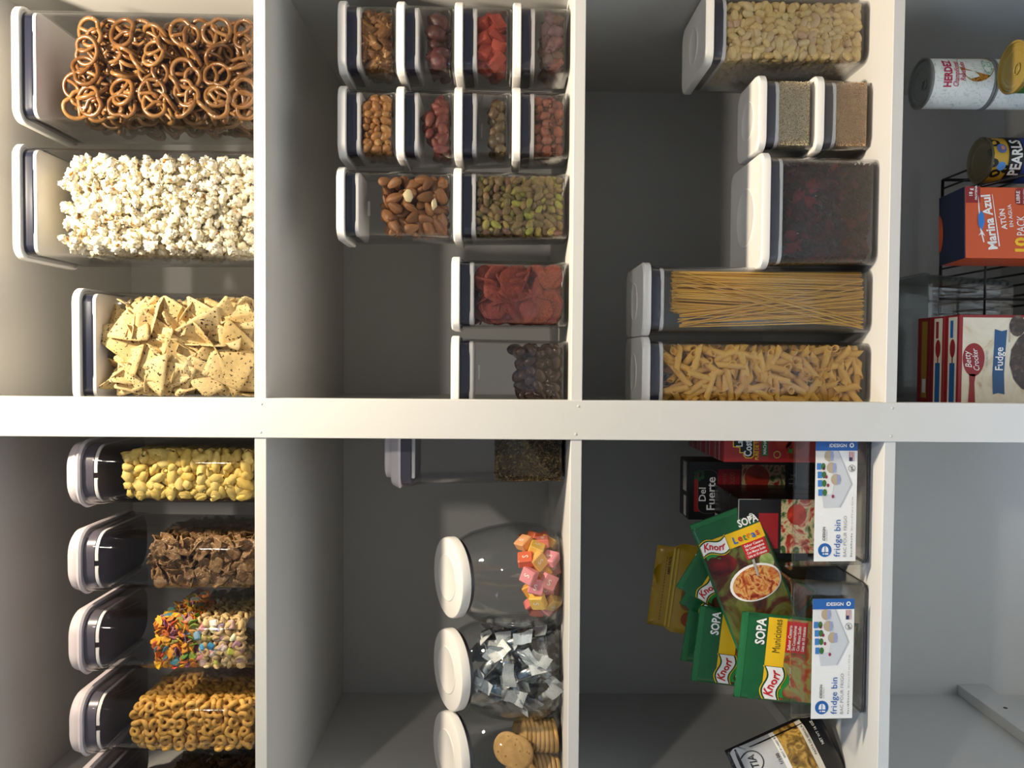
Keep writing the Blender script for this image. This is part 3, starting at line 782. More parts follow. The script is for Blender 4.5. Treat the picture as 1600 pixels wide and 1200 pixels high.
fill(c, CHILI, .0185, .128, 'chili_chip', 'round brick-red chili chip in the medium container', 'chip', 'chili chips in the container', 31, 300, .26, 3.2, (.7, 1.12), front_p=.62)
c = pop_container('medium container a third full of chocolate nuts beside the post', -.022, .046, B_, W, W, .171, 0, 'medium containers by the post')
fill(c, CHOC, .0160, lambda x, y: .070 + .16 * x + .10 * y, 'chocolate_nut', 'glossy chocolate coated nut in the medium container', 'chocolate', 'chocolate nuts in the container', 32, 300, .45, 4, (.8, 1.15))

# ================================================================== MIDDLE SHELF, LEFT BAY
def seed_container():
    """tall dispenser with a stepped lilac lid, partly behind the post"""
    w, d, h = .124, .16, .272
    cx, yf = -.1365, .075
    t = link('cereal_dispenser', None, None, (cx, yf + d / 2, B_)); tag(t, 'tall clear dispenser a third full of dark seeds, half hidden behind the post', 'container')
    rb = .020; k = .0022; zt = h - .034
    b = MB(); wb_, db = w - .022, d - .016
    b.loft([ring(wb_ - .008, db - .008, rb, 0), ring(wb_, db, rb, .004), ring(wb_ + .010, db + .008, rb, zt - .018), ring(wb_ + .016, db + .012, rb, zt - .004), ring(wb_ + .016, db + .012, rb, zt + .010),
            ring(wb_ + .016 - 2 * k, db + .012 - 2 * k, rb, zt + .010), ring(wb_ + .010 - 2 * k, db + .008 - 2 * k, rb, zt - .018), ring(wb_ - 2 * k, db - 2 * k, rb, .006)])
    b.build('body', M_CLEAR, t, True, angle=50)
    b = MB(); b.loft([ring(wb_ + .012, db + .008, rb, zt - .006), ring(wb_ + .012, db + .008, rb, zt + .010)])
    lid = b.build('lid', plain('lid_collar', '5C5762', .3, .5), t, True, angle=40)
    b = MB(); b.loft([ring(w - .004, d - .004, rb, zt + .009), ring(w, d, rb, zt + .012), ring(w - .010, d - .006, rb, zt + .022), ring(w - .014, d - .010, rb, zt + .024)])
    b.build('flange', M_LILAC, lid, True, angle=40)
    b = MB(); b.loft([ring(w - .030, d - .012, rb, zt + .022), ring(w - .032, d - .014, rb, zt + .032), ring(w - .038, d - .02, rb, zt + .034)])
    b.build('cap', M_LILAC, lid, True, angle=40)
    b = MB(); b.bbox(-.045, .045, -db / 2 - .002, -db / 2 + .002, zt - .012, zt - .007, .0008); b.build('seal_strip', M_LID, lid)
    c = Cont(); c.t = t; c.M = Matrix.Translation((cx, yf + d / 2, B_)); c.r = None
    c.x0, c.x1, c.y0, c.y1, c.z0, c.h = -(wb_ / 2 - .0035), wb_ / 2 - .0035, -(db / 2 - .0035), db / 2 - .0035, .007, h
    return c
c = seed_container()
M_SEED = varied('dark_seed', ['4E3E26', '66512F', '3C2E1C', '7C6840', '9A8454'], .6, .3, .3, 200, None, .2)
SEED = [blob('seed', .0038, .0014, .0010, M_SEED, 5, 4), blob('seed', .0024, .0018, .0012, M_SEED, 5, 4)]
def grain_fill(c, meshes, sp, top, name, label, cat, seed, core, z0=None, depth=1.6, jit=.3):
    """uncountable grain: a solid core with a skin of single grains against the clear walls"""
    rng = random.Random(seed); z0 = c.z0 if z0 is None else z0
    items = []
    def face(u0, u1, fn, layers=2):
        n = max(2, int((u1 - u0) / sp)); nz = max(2, int((top - z0) / sp))
        for L in range(layers):
            for i in range(n):
                for j in range(nz):
                    u = u0 + (i + .5 + rng.gauss(0, jit)) * (u1 - u0) / n; z = z0 + (j + .5 + rng.gauss(0, jit)) * (top - z0) / nz
                    z = max(z, z0)
                    items.append((rng.choice(meshes), c.M @ Matrix.Translation(fn(min(max(u, u0), u1), z, (L + .5) * sp * .7)) @ rand_rot(rng, False, .3) @ Matrix.Scale(rng.uniform(.8, 1.2), 4)))
    face(c.x0, c.x1, lambda u, z, l: (u, c.y0 + l, z))
    face(c.y0, c.y1, lambda u, z, l: (c.x0 + l, u, z), 1)
    face(c.y0, c.y1, lambda u, z, l: (c.x1 - l, u, z), 1)
    n = int((c.x1 - c.x0) / sp); k = int((c.y1 - c.y0) / sp)
    for i in range(n):
        for j in range(k):
            items.append((rng.choice(meshes), c.M @ Matrix.Translation((c.x0 + (i + .5 + rng.gauss(0, jit) * .5) * (c.x1 - c.x0) / n, c.y0 + (j + .5 + rng.gauss(0, jit) * .5) * (c.y1 - c.y0) / k, top + rng.uniform(-.4, .4) * sp)) @ rand_rot(rng, False, .3)))
    b = MB(); e = sp * 1.0
    b.loft([[(x, y, z0 - .001) for x, y in rr(c.x1 - c.x0 - 2 * e, c.y1 - c.y0 - 2 * e, .006)], [(x, y, top - e) for x, y in rr(c.x1 - c.x0 - 2 * e, c.y1 - c.y0 - 2 * e, .006)]])
    cm = b.mesh('core', core); items.append((cm, c.M))
    o = join_stuff(name, items, label, cat, [items[0][0].materials[0], core])
    nf = len(cm.polygons); o.data.polygons.foreach_set('material_index', [0] * (len(o.data.polygons) - nf) + [1] * nf)
    return o
grain_fill(c, SEED, .0036, .104, 'dark_seeds', 'dark brown flaxen seeds filling the lower third of the dispenser', 'seeds', 41, M_SEED)

# ---- slanted glass jars
def glass_jar(label, cx, cy, rot=0.0):
    t = link('glass_jar', None, None, (cx, cy, B_), (0, 0, rot)); tag(t, label, 'jar', 'slant-topped glass jars on the middle left shelf')
    # rings: (centre y, centre z, radius, tilt towards the viewer)
    rg = [(0, 0.0, .052, 0), (0, .002, .058, 0), (0, .012, .070, 0), (0, .034, .0800, 1), (0, .060, .0830, 3), (-.001, .088, .0815, 5), (-.002, .114, .0765, 9), (-.004, .140, .0680, 16), (-.007, .155, .0595, 22), (-.0085, .160, .0570, 25), (-.0105, .164, .0570, 25)]
    tilt_end = 25
    def mkring(cyr, cz, r, tl, n=40, inset=0.0):
        a = math.radians(tl); r = r - inset
        return [(r * math.cos(2 * PI * k / n), cyr + r * math.sin(2 * PI * k / n) * math.cos(a), cz + r * math.sin(2 * PI * k / n) * math.sin(a) ) for k in range(n)]
    outer = [mkring(*g) for g in rg]
    inner = [mkring(*g, inset=.0028) for g in reversed(rg[2:])]
    inner[-1] = [(x, y, z + .0) for x, y, z in inner[-1]]
    b = MB(); b.loft(outer + inner); b.build('body', M_GLASS, t, True, angle=60)
    a = math.radians(tilt_end); ax = Vector((0, -math.sin(a), math.cos(a))); o = Vector((0, -.0105, .164))
    R = Matrix.Rotation(a, 4, 'X')
    b = MB(); b.lathe([(.0575, -.004), (.0575, .002), (.0545, .004)], 40)
    g = b.build('seal', plain('jar_seal', '33343C', .3), t, True, angle=40); g.matrix_local = Matrix.Translation(o) @ R
    b = MB(); b.lathe([(.0605, .002), (.0625, .0035), (.0628, .014), (.0615, .0168), (.0590, .0178), (.0, .0180)], 44)
    lid = b.build('lid', M_LID, t, True, angle=40); lid.matrix_local = Matrix.Translation(o) @ R
    b = MB(); b.lathe([(.0365, .0176), (.0365, .0184), (.0355, .0190), (.0340, .0186), (.0, .0188)], 40)
    b.build('button', M_LID, lid, True, angle=30)
    c = Cont(); c.t = t; c.M = Matrix.Translation((cx, cy, B_)) @ Matrix.Rotation(rot, 4, 'Z'); c.r = .078
    c.rad = lambda z: np.interp(z, [0, .012, .034, .060, .088, .114, .14], [.053, .065, .0745, .0775, .076, .071, .062])
    c.x0, c.x1, c.y0, c.y1, c.z0, c.h = -.078, .078, -.078, .078, .006, .14
    return c
JX = [-.3445, -.5020, -.6190]; JX[2] = -.6235
c = glass_jar('slant-topped glass jar of bright square fruit chews, nearest the post', -.3440, .150)
M_CHEWS = varied('fruit_chew', ['E06A3A', 'E08A9A', 'E8B43A', 'D0483A', 'E0703A', 'E492A0', 'E8C04A'], .4, .4, .1, 200, None, .06)
FCH = [roundbox('fruit_chew', .0115, .0115, .0072, .0016, M_CHEWS)]
S_ = flatS((0, 0, .0072), (1, 0, 0), (0, 1, 0), (0, 0, 1))
vs, fs = text2d('S', .013, 0, .01)
SME = mk_mesh('letter', [(x - .0045, y - .0048, .0075) for x, y in vs], fs, [plain('ink_pale', 'F6E8DC', .4)])
def jar_pack(c, mesh_list, n, rpiece, topf, name, label, cat, group, seed, child=None, front=True):
    """settle pieces one by one on the heap inside the jar"""
    rng = random.Random(seed); placed = []; out = []
    for k in range(n * 30):
        if len(out) >= n: break
        z = rng.uniform(c.z0 + rpiece * .6, .12); a = rng.uniform(0, 2 * PI); rmax = c.rad(z) - rpiece
        rad_ = rmax * math.sqrt(rng.random()) if rng.random() < .45 else rmax * rng.uniform(.9, 1.0)
        x, y = rad_ * math.cos(a), rad_ * math.sin(a)
        if z > topf(x, y): continue
        if any((Vector((x, y, z)) - q).length < rpiece * 1.22 for q in placed): continue
        placed.append(Vector((x, y, z)))
        nrm = Vector((x, y, 0.2 * (z - .03))).normalized() if rad_ > rmax * .6 else Vector((rng.gauss(0, 1), rng.gauss(0, 1), rng.gauss(0, 1))).normalized()
        nrm = (nrm + Vector((rng.gauss(0, .28), rng.gauss(0, .28), rng.gauss(0, .28)))).normalized()
        R = nrm.to_track_quat('Z', 'Y').to_matrix().to_4x4() @ Matrix.Rotation(rng.uniform(0, 2 * PI), 4, 'Z')
        o = bpy.data.objects.new(name, rng.choice(mesh_list)); COL.objects.link(o)
        o.matrix_world = c.M @ Matrix.Translation((x, y, z)) @ R
        tag(o, label, cat, group); out.append(o)
        if child:
            ch = bpy.data.objects.new(child[0], child[1]); COL.objects.link(ch); ch.parent = o
    return out
jar_pack(c, FCH, 70, .0150, lambda x, y: .050 + .16 * x - .10 * y, 'fruit_chew', 'square wrapped fruit chew in the glass jar', 'candy', 'fruit chews in the jar', 51, ('letter', SME))
c = glass_jar('slant-topped glass jar of candies in clear and white wrappers, middle of the three', -.4900, .150)
M_WRAP = clear('clear_wrapper', (.90, .91, .92), .22, .5, .22, 1.6)
M_WLAB = varied('wrapper_label', ['D4D6D8', 'BFC8D0', 'DEDEDC', 'A8B8C8'], .35, .4, 0, 100, '8A8E96', .08, None, .001, .63, 700)
M_WCAN = varied('wrapped_sweet', ['5E92C0', 'B4B4B4', '6A9CC8', 'C8C2B8', '9AB0C0'], .3, .5, .1, 150, None, .1)
def wrapper_mesh(seed):
    rng = random.Random(seed); b = MB()
    for k in range(3):   # sweets inside
        me = blob('tmp', .0062, .0060, .0050, None, 8, 6); b.cur = 0
        b.add([Vector(v.co) + Vector(((k - 1) * .0100, rng.uniform(-.001, .001), 0)) for v in me.vertices], [tuple(p.vertices) for p in me.polygons]); bpy.data.meshes.remove(me)
    # clear sleeve, and one long printed tail folded over it
    b.cur = 1; rings = []
    for x, w, h in ((-.022, .0095, .0012), (-.0175, .0078, .0030), (-.010, .0092, .0066), (0, .0096, .0070), (.010, .0092, .0066), (.0175, .0078, .0030), (.022, .0095, .0012)):
        rings.append([(x + rng.uniform(-.0006, .0006), w * math.cos(2 * PI * i / 10), h * math.sin(2 * PI * i / 10)) for i in range(10)])
    b.loft(rings)
    b.cur = 2
    for s0 in (1, -1):
        L = rng.uniform(.036, .046); a = []; tw = rng.uniform(-.006, .006)
        for q in range(7):
            t = q / 6; x = s0 * (.012 + (L - .012) * t); hw = .0085 + .0035 * t
            z = .0066 * (1 - t) ** 2 + .0022 * math.sin(t * 7 + seed)
            a.append([(x, -hw, z - tw * t + .0005), (x, hw, z + tw * t + .0005)])
        vs = [p for r in a for p in r]; n = len(vs)
        vs2 = [(x, y, z - .0007) for x, y, z in vs]
        fs = [(2 * k, 2 * k + 1, 2 * k + 3, 2 * k + 2) for k in range(6)]
        b.add(vs + vs2, fs + [tuple(n + i for i in f[::-1]) for f in fs])
    return b.mesh('wrapped_candy', [M_WCAN, M_WRAP, M_WLAB], True)
WRP = [wrapper_mesh(i) for i in range(5)]
jar_pack(c, WRP, 46, .0200, lambda x, y: .124, 'wrapped_candy', 'sweet in a clear and white printed wrapper in the glass jar', 'candy', 'wrapped candies in the jar', 52)
c = glass_jar('slant-topped glass jar of round tan biscuits, cut off by the edge of the picture', -.6225, .150)
M_BISC = varied('biscuit', ['B08A54', 'BA945C', 'A8824C'], .65, .3, .6, 90, '8A6638', .16, None, .001, .70, 160)
b = MB(); b.lathe([(.021, -.0036), (.0255, -.0026), (.0265, 0), (.0255, .0026), (.021, .0036), (0.002, .0034)], 26); BISC = b.mesh('biscuit', M_BISC, True)
bis = []
# an upright leaning row at the right of the jar and flat ones over it
for k in range(8): bis.append(((.034 - .0004 * k, -.030 + .0016 * k, .012 + .0075 * k), (math.radians(8 + 2 * k), math.radians(-4 + 2 * k), 0)))
for k in range(8): bis.append(((-.022 + .001 * k, -.034 + .001 * k, .010 + .0072 * k), (math.radians(12 + 1.5 * k), math.radians(6 - 2 * k), 0)))
for k in range(7): bis.append(((.006 + .002 * k, .030, .010 + .0075 * k), (math.radians(-6), 0, 0)))
bis += [((.018, -.0535, .070), (math.radians(74), 0, math.radians(10))), ((-.014, -.0520, .062), (math.radians(70), 0, math.radians(-12))), ((.020, -.046, .082), (math.radians(64), 0, math.radians(6)))]
for loc, rot in bis:
    o = bpy.data.objects.new('biscuit', BISC); COL.objects.link(o)
    from mathutils import Euler
    o.matrix_world = c.M @ Matrix.Translation(loc) @ Euler(rot).to_matrix().to_4x4()
    tag(o, 'thin round tan biscuit in the glass jar', 'biscuit', 'biscuits in the jar')

# ================================================================== LOWER SHELF, RIGHT BAY
GL = 'containers on the lower right shelf'
c = pop_container('tall clear container of pale beans in the right corner', .4870, .068, C_, .106, .165, .2435, 0, GL)
fill(c, BEAN, .0104, .206, 'bean', 'pale yellow bean in the tall corner container', 'bean', 'beans in the corner container', 61, 300, .35, 2.0, (.85, 1.15), margin=.3, jit=.36)
c = pop_container('small container of tan powder under the quinoa container', .3595, .052, C_, W + .004, W + .004, mh + .001, 0, GL)
M_POW = plain('tan_powder', 'DAB68C', .9, .1, .5, 350, .08)
M_POWG = varied('tan_grain', ['DAB68C', 'D2AC80', 'E2C29C'], .9, .1, 0, 100, None, .1)
POWG = [blob('grain', .0010, .0008, .0007, M_POWG, 4, 3)]
grain_fill(c, POWG, .0016, .051, 'tan_powder', 'fine tan powder in the small lower container', 'powder', 62, M_POW)
c = pop_container('small container of grey-beige quinoa on top of the powder container', .3595, .052, C_ + mh - .001, W + .004, W + .004, mh + .001, 0, GL)
M_QUI = varied('quinoa', ['D0BE98', 'DCCCA8', 'B8A680', 'E2D4B4'], .7, .3, 0, 100, None, .1)
QUI = [blob('grain', .0011, .0010, .0009, M_QUI, 5, 4)]
grain_fill(c, QUI, .0018, .052, 'quinoa', 'grey-beige quinoa grains in the small upper container', 'quinoa', 63, plain('quinoa_core', '8E7E5E', .9, .1, .5, 400, .2))
c = pop_container('wide clear container of dark red dried petals', .2140, .026, C_, .166, .166, .170, 0, GL)
M_HIB = varied('dried_petal', ['240B0D', '330F11', '421416', '1C0A0A', '641C1C'], .7, .12, .5, 160, None, .25)
HIB = [sheet('petal', disc_outline(.012, 9, .9, i, .45), .0010, M_HIB, .7, .007, i, 120, .6) for i in range(5)]
fill(c, HIB, .0098, lambda x, y: .122 + .006 * noise.noise(Vector((x * 40, y * 40, 9))), 'dried_petals', 'dark red dried flower petals in the wide container', 'petals', None, 64, 0, .7, 2.4, (.8, 1.4), z0=.014, front_p=.6)
TALL = .3357
c = pop_container('tall clear container of dry spaghetti beside the penne container', .0870, .040, C_, .1070, .165, TALL, 0, GL)
M_SPAG = varied('spaghetti_dough', ['DCA83C', 'E6B64C', 'D29C34', 'ECC05A'], .45, .4, 0, 100, None, .04)
b = MB(); b.loft([[(-.1410, .00095 * math.cos(PI * k / 3), .00095 * math.sin(PI * k / 3)) for k in range(6)], [(.1410, .00095 * math.cos(PI * k / 3), .00095 * math.sin(PI * k / 3)) for k in range(6)]])
SPG = b.mesh('spaghetti_strand', M_SPAG, True)
rng = random.Random(9)
def strand(p0, p1):
    p0, p1 = Vector(p0), Vector(p1); d = (p1 - p0); q = d.to_track_quat('X', 'Z').to_matrix().to_4x4()
    o = bpy.data.objects.new('spaghetti_strand', SPG); COL.objects.link(o)
    o.matrix_world = c.M @ Matrix.Translation((p0 + p1) / 2) @ q @ Matrix.Scale(d.length / .282, 4)
    tag(o, 'single straight strand of dry spaghetti in the tall container', 'spaghetti', 'spaghetti strands in the container')
zt_ = .284
for k in range(250):
    u = rng.random(); dep = c.y0 + .0075 + (k % 5) * .0048 + rng.uniform(0, .003)
    xt = c.x1 - .002 - u * .060; xb = c.x1 - .003 - u * .074 + rng.uniform(-.008, .004)
    strand((max(c.x0 + .002, xb), dep + rng.uniform(0, .004), .009 + rng.uniform(0, .002)), (xt, dep, zt_ + rng.uniform(-.004, .006)))
for k in range(16):
    u = rng.random()
    strand((c.x0 + .012 + u * .050, c.y0 + .0020 + rng.uniform(0, .006), .010), (c.x0 + .003 + u * .024, c.y0 + .003 + rng.uniform(0, .004), zt_ - rng.uniform(0, .012)))
for (xb, xt) in ((c.x0 + .006, c.x1 - .004), (c.x0 + .012, c.x1 - .016), (c.x0 + .003, c.x1 - .022), (c.x0 + .016, c.x1 - .010)):
    strand((xb, c.y0 + .0012, .012), (xt, c.y0 + .0012, zt_ - .006))
for (xb, xt) in ((c.x1 - .024, c.x0 + .006), (c.x1 - .034, c.x0 + .004), (c.x1 - .014, c.x0 + .012)):
    strand((xb, c.y0 + .0022, .012), (xt, c.y0 + .0022, zt_ - .004))
c = pop_container('tall clear container of penne half behind the post', -.0210, .040, C_, .1070, .165, TALL, 0, GL)
fill(c, PENNE, .0150, lambda x, y: .288 + .008 * noise.noise(Vector((x * 60, y * 60, 0))), 'penne', 'tubular penne pasta in the tall container', 'pasta', 'penne in the container', 66, 300, .36, 2.3, (.9, 1.05), front_p=.75)

# ================================================================== LOWER SHELF, LEFT BAY: two clear bins
def fridge_bin(label, x0, x1, yf, d, h):
    w = x1 - x0; cx = (x0 + x1) / 2
    t = link('clear_bin', None, None, (cx, yf + d / 2, C_)); tag(t, label, 'bin', 'clear bins on the lower left shelf')
    k = .0022; rb = .012; b = MB(); n = 5
    # front wall dips between two raised shoulders, as moulded
    base = rr(w - .014, d - .014, rb, n)
    def dens(w_, d_):
        out = []; p = rr(w_, d_, rb, n)
        for i in range(len(p)):
            a, c2 = p[i], p[(i + 1) % len(p)]
            L = math.hypot(c2[0] - a[0], c2[1] - a[1]); m_ = max(1, int(round(L / .012))) if L > .02 else 1
            for q in range(m_): out.append((a[0] + (c2[0] - a[0]) * q / m_, a[1] + (c2[1] - a[1]) * q / m_))
        return out
    B0 = dens(w - .014, d - .014); B1 = dens(w - .003, d - .003); B2 = dens(w, d)
    nn = min(len(B0), len(B1), len(B2))
    def fix(w_, d_): # same topology at another size
        s = [(x / (w - .003) * w_, y / (d - .003) * d_) for x, y in B1]; return s
    r_ = [[(x, y, .004) for x, y in fix(w - .022, d - .022)], [(x, y, .006) for x, y in fix(w - .016, d - .016)], [(x, y, .012) for x, y in fix(w - .013, d - .013)], [(x, y, h - .004) for x, y in fix(w - .004, d - .004)], [(x, y, h - .002) for x, y in fix(w + .001, d + .001)], [(x, y, h) for x, y in fix(w + .001, d + .001)],
          [(x, y, h) for x, y in fix(w - .004 - 2 * k, d - .004 - 2 * k)], [(x, y, .012) for x, y in fix(w - .013 - 2 * k, d - .013 - 2 * k)], [(x, y, .0075) for x, y in fix(w - .02, d - .02)]]
    b.loft(r_); b.build('body', M_BIN, t, True, angle=45)
    for sx in (-1, 1):
        for yy in (-d / 2 + .016, d / 2 - .02):
            b = MB(); b.bbox(-.006, .006, -.007, .007, 0, .0042, .001); b.build('foot', M_BIN, t, False, (sx * (w / 2 - .016), yy, 0))
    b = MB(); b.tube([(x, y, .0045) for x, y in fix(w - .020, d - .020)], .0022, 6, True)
    b.build('base_rim', plain('bin_dark_rim', '3A3A3C', .3), t, True)  # dark grey rim running round the foot of the bin
    # card label stuck to the inside of the front wall
    return t, w, d, h
def bin_label(t, w, d, h, x_right):
    """printed card in the bin's front, 185 x 65 units of 0.95 mm"""
    u = .00094
    ox = x_right - 186 * u; oz = h - .028
    y = -d / 2 + .0005
    sl = .0045 / h
    S = lambda a, v, l: (ox + a * u, y + (v * u) * -sl * -1 * .0 + .0062 * (1 - (oz - v * u) / h) - .0085 - l, oz - v * u)
    # the card follows the slope of the front wall, on its outer face
    card = decal('label_card', rect2d(0, 0, 186, 65.5), S, I_WHITE, t, .0002)
    P = lambda nm, shp, mt, l=.0005: decal(nm, shp, S, mt, card, l)
    def T(s, x, yv, size, mt, width, bold=0, rot=0, shear=0):
        vs, fs = text2d(s, size, shear, bold)
        x0 = min(v[0] for v in vs); wv = max(v[0] for v in vs) - x0; k = width / wv
        ca, sa = math.cos(rot), math.sin(rot)
        vs = [((vx - x0) * k, -vy) for vx, vy in vs]
        vs = [(x + a * ca - c2 * sa, yv + a * sa + c2 * ca) for a, c2 in vs]
        return decal('lettering', (vs, fs), S, mt, card, .0009)
    P('blue_strip', rect2d(170, 0, 186, 65.5), I_BLUE)
    T('iDESIGN', 175.5, 21, 7.4, I_WHITE, 27, .02, PI / 2)
    P('badge', ell2d(178.3, 56, 3.6, 3.6), I_WHITE, .0008); P('badge_mark', rect2d(176.6, 54.6, 180, 57.4), I_BLUE, .0010)
    P('logo_disc', ell2d(17.5, 17, 10.6, 10.6, 28), I_BLUE)
    P('logo_mark', rect2d(10.6, 13.8, 12.8, 15.6), I_WHITE, .0009); P('logo_mark', rect2d(10.6, 17, 12.8, 22.6), I_WHITE, .0009)
    dpts = [(14.6, 12)] + [(17.6 + 6.0 * math.cos(math.radians(a)), 17.3 + 5.3 * math.sin(math.radians(a))) for a in range(-90, 91, 15)] + [(14.6, 22.6)]
    P('logo_mark', poly2d(dpts), I_WHITE, .0009); P('logo_mark', poly2d([(14.6, 16.4), (23.4, 16.4), (23.4, 17.6), (14.6, 17.6)]), I_BLUE, .0012)
    T('iDESIGN', 32, 17.0, 5.6, I_BLACK, 21, .015); T('LIVE SIMPLY', 32, 20.6, 2.6, I_GREY, 17)
    T('fridge bin', 7, 40.6, 14.0, I_BLUE, 57, .004)
    T('BAC POUR FRIGO', 7, 50.6, 7.0, I_GREY, 63)
    T('8 in x 14.75 in x 4 in', 7, 59.8, 3.8, I_BLACK, 36, .01); T('20.3 cm x 37.5 cm x 10.2 cm', 47, 59.8, 3.6, I_GREY, 52)
    # product picture: a pale bin with jars and tubs
    G1 = ink('pale_grey', 'CFD0D2'); G2 = ink('mid_grey', 'B4B6BA')
    P('bin_picture', poly2d([(82, 14), (170, 1), (170, 36), (119, 58), (83, 40)]), G1, .0004)
    P('bin_picture_edge', poly2d([(83, 40), (119, 58), (119, 56.6), (84, 38.6)]), G2, .0006); P('bin_picture_edge', poly2d([(119, 58), (170, 36), (170, 34.6), (119, 56.4)]), G2, .0006)
    P('pudding_picture', poly2d([(100, 6), (168, 1), (168, 14), (126, 30), (104, 27)]), ink('cream_print', 'E4E0DA'), .0006)
    for a, v in ((168, 20), (150, 24), (132, 31)):
        P('tub_picture', ell2d(a - 6, v + 1, 8.4, 7.6, 14), ink('tub_tan', 'B9A58A'), .0008)
        P('tub_picture', rect2d(a - 13, v + 3, a + 1, v + 7.5), ink('tub_lilac', '98A0C8'), .0009)
    for k, (a, v) in enumerate(((146, 2), (133, 3.5), (120, 4), (106, 5))):
        P('jar_picture', rect2d(a - 5, v, a + 5, v + 7), ink('jar_blue', '3F7CC0'), .0008); P('jar_picture', ell2d(a, v + 10, 5.4, 3.6, 12), ink('leaf_green', '3F6B2A'), .0009)
    for a, v in ((143, 13), (130, 17), (117, 20), (100, 28)): P('berry_picture', ell2d(a, v, 2.8, 2.2, 10), ink('berry', '9A3048'), .0009)
    P('flag', rect2d(154, 52.4, 168.6, 60.4), ink('flag_red', 'B8444E'), .0006)
    for k in range(3): P('flag_stripe', rect2d(160.5 if False else 154, 53.6 + k * 2.4, 168.6, 54.7 + k * 2.4), I_WHITE, .0008)
    P('flag_canton', rect2d(154, 52.4, 160, 56.8), ink('navy', '22305E'), .0010)
    P('emblem', ring2d(143, 57, 4.8, 5.6), I_GREY, .0006); T('BPA', 139.4, 58.6, 4.4, I_BLACK, 7.2, .01)
    P('emblem_bar', poly2d([(139.2, 60.4), (140, 61), (147, 53.6), (146.2, 53)]), I_GREY, .0011)
bt1 = fridge_bin('clear bin holding tomato cartons, next to the post', -.306, -.1000, .030, .36, .116)
bin_label(*bt1, .0885)
bt2 = fridge_bin('clear bin stuffed with green soup packets, left of the carton bin', -.5285, -.3180, .030, .36, .116)
bin_label(*bt2, .0795)
BINZ = C_ + .0082

# ---- cartons
def carton(name, label, cx, yf, zb, w, d, h, mat, group, rot=0):
    t = link(name, None, None, (cx, yf + d / 2, zb), (0, 0, rot)); tag(t, label, 'carton', group)
    b = MB(); b.bbox(-w / 2, w / 2, -d / 2, d / 2, 0, h, .0012); b.build('body', mat, t)
    return t, flatS((0, -d / 2, 0), (1, 0, 0), (0, 0, 1), (0, -1, 0)), flatS((0, 0, h), (1, 0, 0), (0, 1, 0), (0, 0, 1))
M_VEG = photo_print('vegetable_print', ['1E2416', '3E5A26', 'C8BE94', 'A83226', '5A1A16'], 42)
M_TOM = photo_print('tomato_print', ['5A120E', '8E1E14', 'B83A22', '9C2A1A'], 30)
M_BLK = plain('black_carton', '141315', .35, .5); M_REDC = plain('red_carton', 'A31F22', .35, .5)
GR = 'red tomato puree cartons in the bin'
for k, pos in enumerate(('front red tomato puree carton in the bin beside the post', 'red tomato puree carton second from the front of its row', 'red tomato puree carton third from the front of its row', 'red tomato puree carton at the back of its row')):
    t, S, ST = carton('tomato_carton', pos, -.1290, .105 + k * .0605, BINZ, .056, .058, .190, M_REDC, GR)
    decal('seam', rect2d(-.028, -.006, .028, -.004), ST, I_WHITE, t, .0003)
    decal('seam', rect2d(-.028, .014, .028, .024), ST, ink('carton_grey', '8A7A78'), t, .0003)
    if k == 0:
        fr = decal('brand_panel', poly2d([(-.014, .166), (-.006, .166), (-.005, .176), (.022, .176), (.024, .160), (.027, .158), (.027, .146), (.024, .143), (-.018, .143), (-.022, .147), (-.022, .156), (-.018, .160), (-.014, .160)]), S, I_YEL, t, .0003)
        decal('brand_field', poly2d([(-.0125, .1645), (-.0045, .1645), (-.0035, .1745), (.0205, .1745), (.0225, .1585), (.0255, .1565), (.0255, .1475), (.0235, .1445), (-.0175, .1445), (-.0205, .148), (-.0205, .155), (-.0170, .1585), (-.0125, .1585)]), S, I_BLACK, t, .0005)
        dtext('lettering', 'La', -.004, .1615, .014, S, I_WHITE, t, .0008, 0, .02, width=.010)
        dtext('lettering', 'Costeña', -.019, .1475, .0165, S, I_WHITE, t, .0008, 0, .03, width=.043)
        dtext('lettering', 'PURÉ DE TOMATE', -.024, .1365, .0078, S, I_YEL, t, .0008, 0, .02, width=.048)
        decal('green_tab', rect2d(-.018, .122, .026, .132), S, ink('tab_green', '2E6A34'), t, .0004)
        dtext('lettering', 'MACHACADO', -.0155, .1248, .0068, S, I_WHITE, t, .0008, 0, .02, width=.039)
        decal('seal_print', ring2d(-.016, .108, .0042, .0058), S, ink('gold', 'B89A4A'), t, .0004)
        for (x, z, r) in ((.010, .100, .017), (-.010, .080, .017), (.014, .070, .016)):
            tm_ = decal('tomato_picture', ell2d(x, z, r, r * .92), S, M_TOM, t, .0005 + r * .01)
            decal('stalk_picture', poly2d([(x, z + .010), (x + .006, z + .012), (x + .002, z + .008), (x + .005, z + .003), (x, z + .006), (x - .005, z + .004), (x - .002, z + .009), (x - .005, z + .013)]), S, I_GREEN, tm_, .0010)
M_CAPW = plain('carton_flap', 'B9B4AC', .4, .4)
t, S, ST = carton('tomato_carton', 'large black tomato puree carton at the back of the bin', -.2215, .235, BINZ, .100, .066, .214, M_BLK, None)
decal('flap', rect2d(-.004, -.020, .046, .006), ST, M_CAPW, t, .0003); decal('flap', rect2d(-.046, -.020, -.012, .000), ST, M_CAPW, t, .0003)
decal('red_panel', rect2d(-.036, .166, .032, .204), S, I_DKRED, t, .0003)
decal('red_panel', rect2d(.000, .126, .036, .164), S, I_DKRED, t, .0003)
rrp = lambda cx, cy, w, h, r: [(cx + x, cy + y) for x, y in rr(w, h, r, 4)]
decal('brand_edge', poly2d(rrp(-.002, .181, .074, .034, .012)), S, ink('edge_grey', '5A5A56'), t, .0005)
decal('brand_field', poly2d(rrp(-.002, .181, .0725, .0325, .0115)), S, I_BLACK, t, .0007)
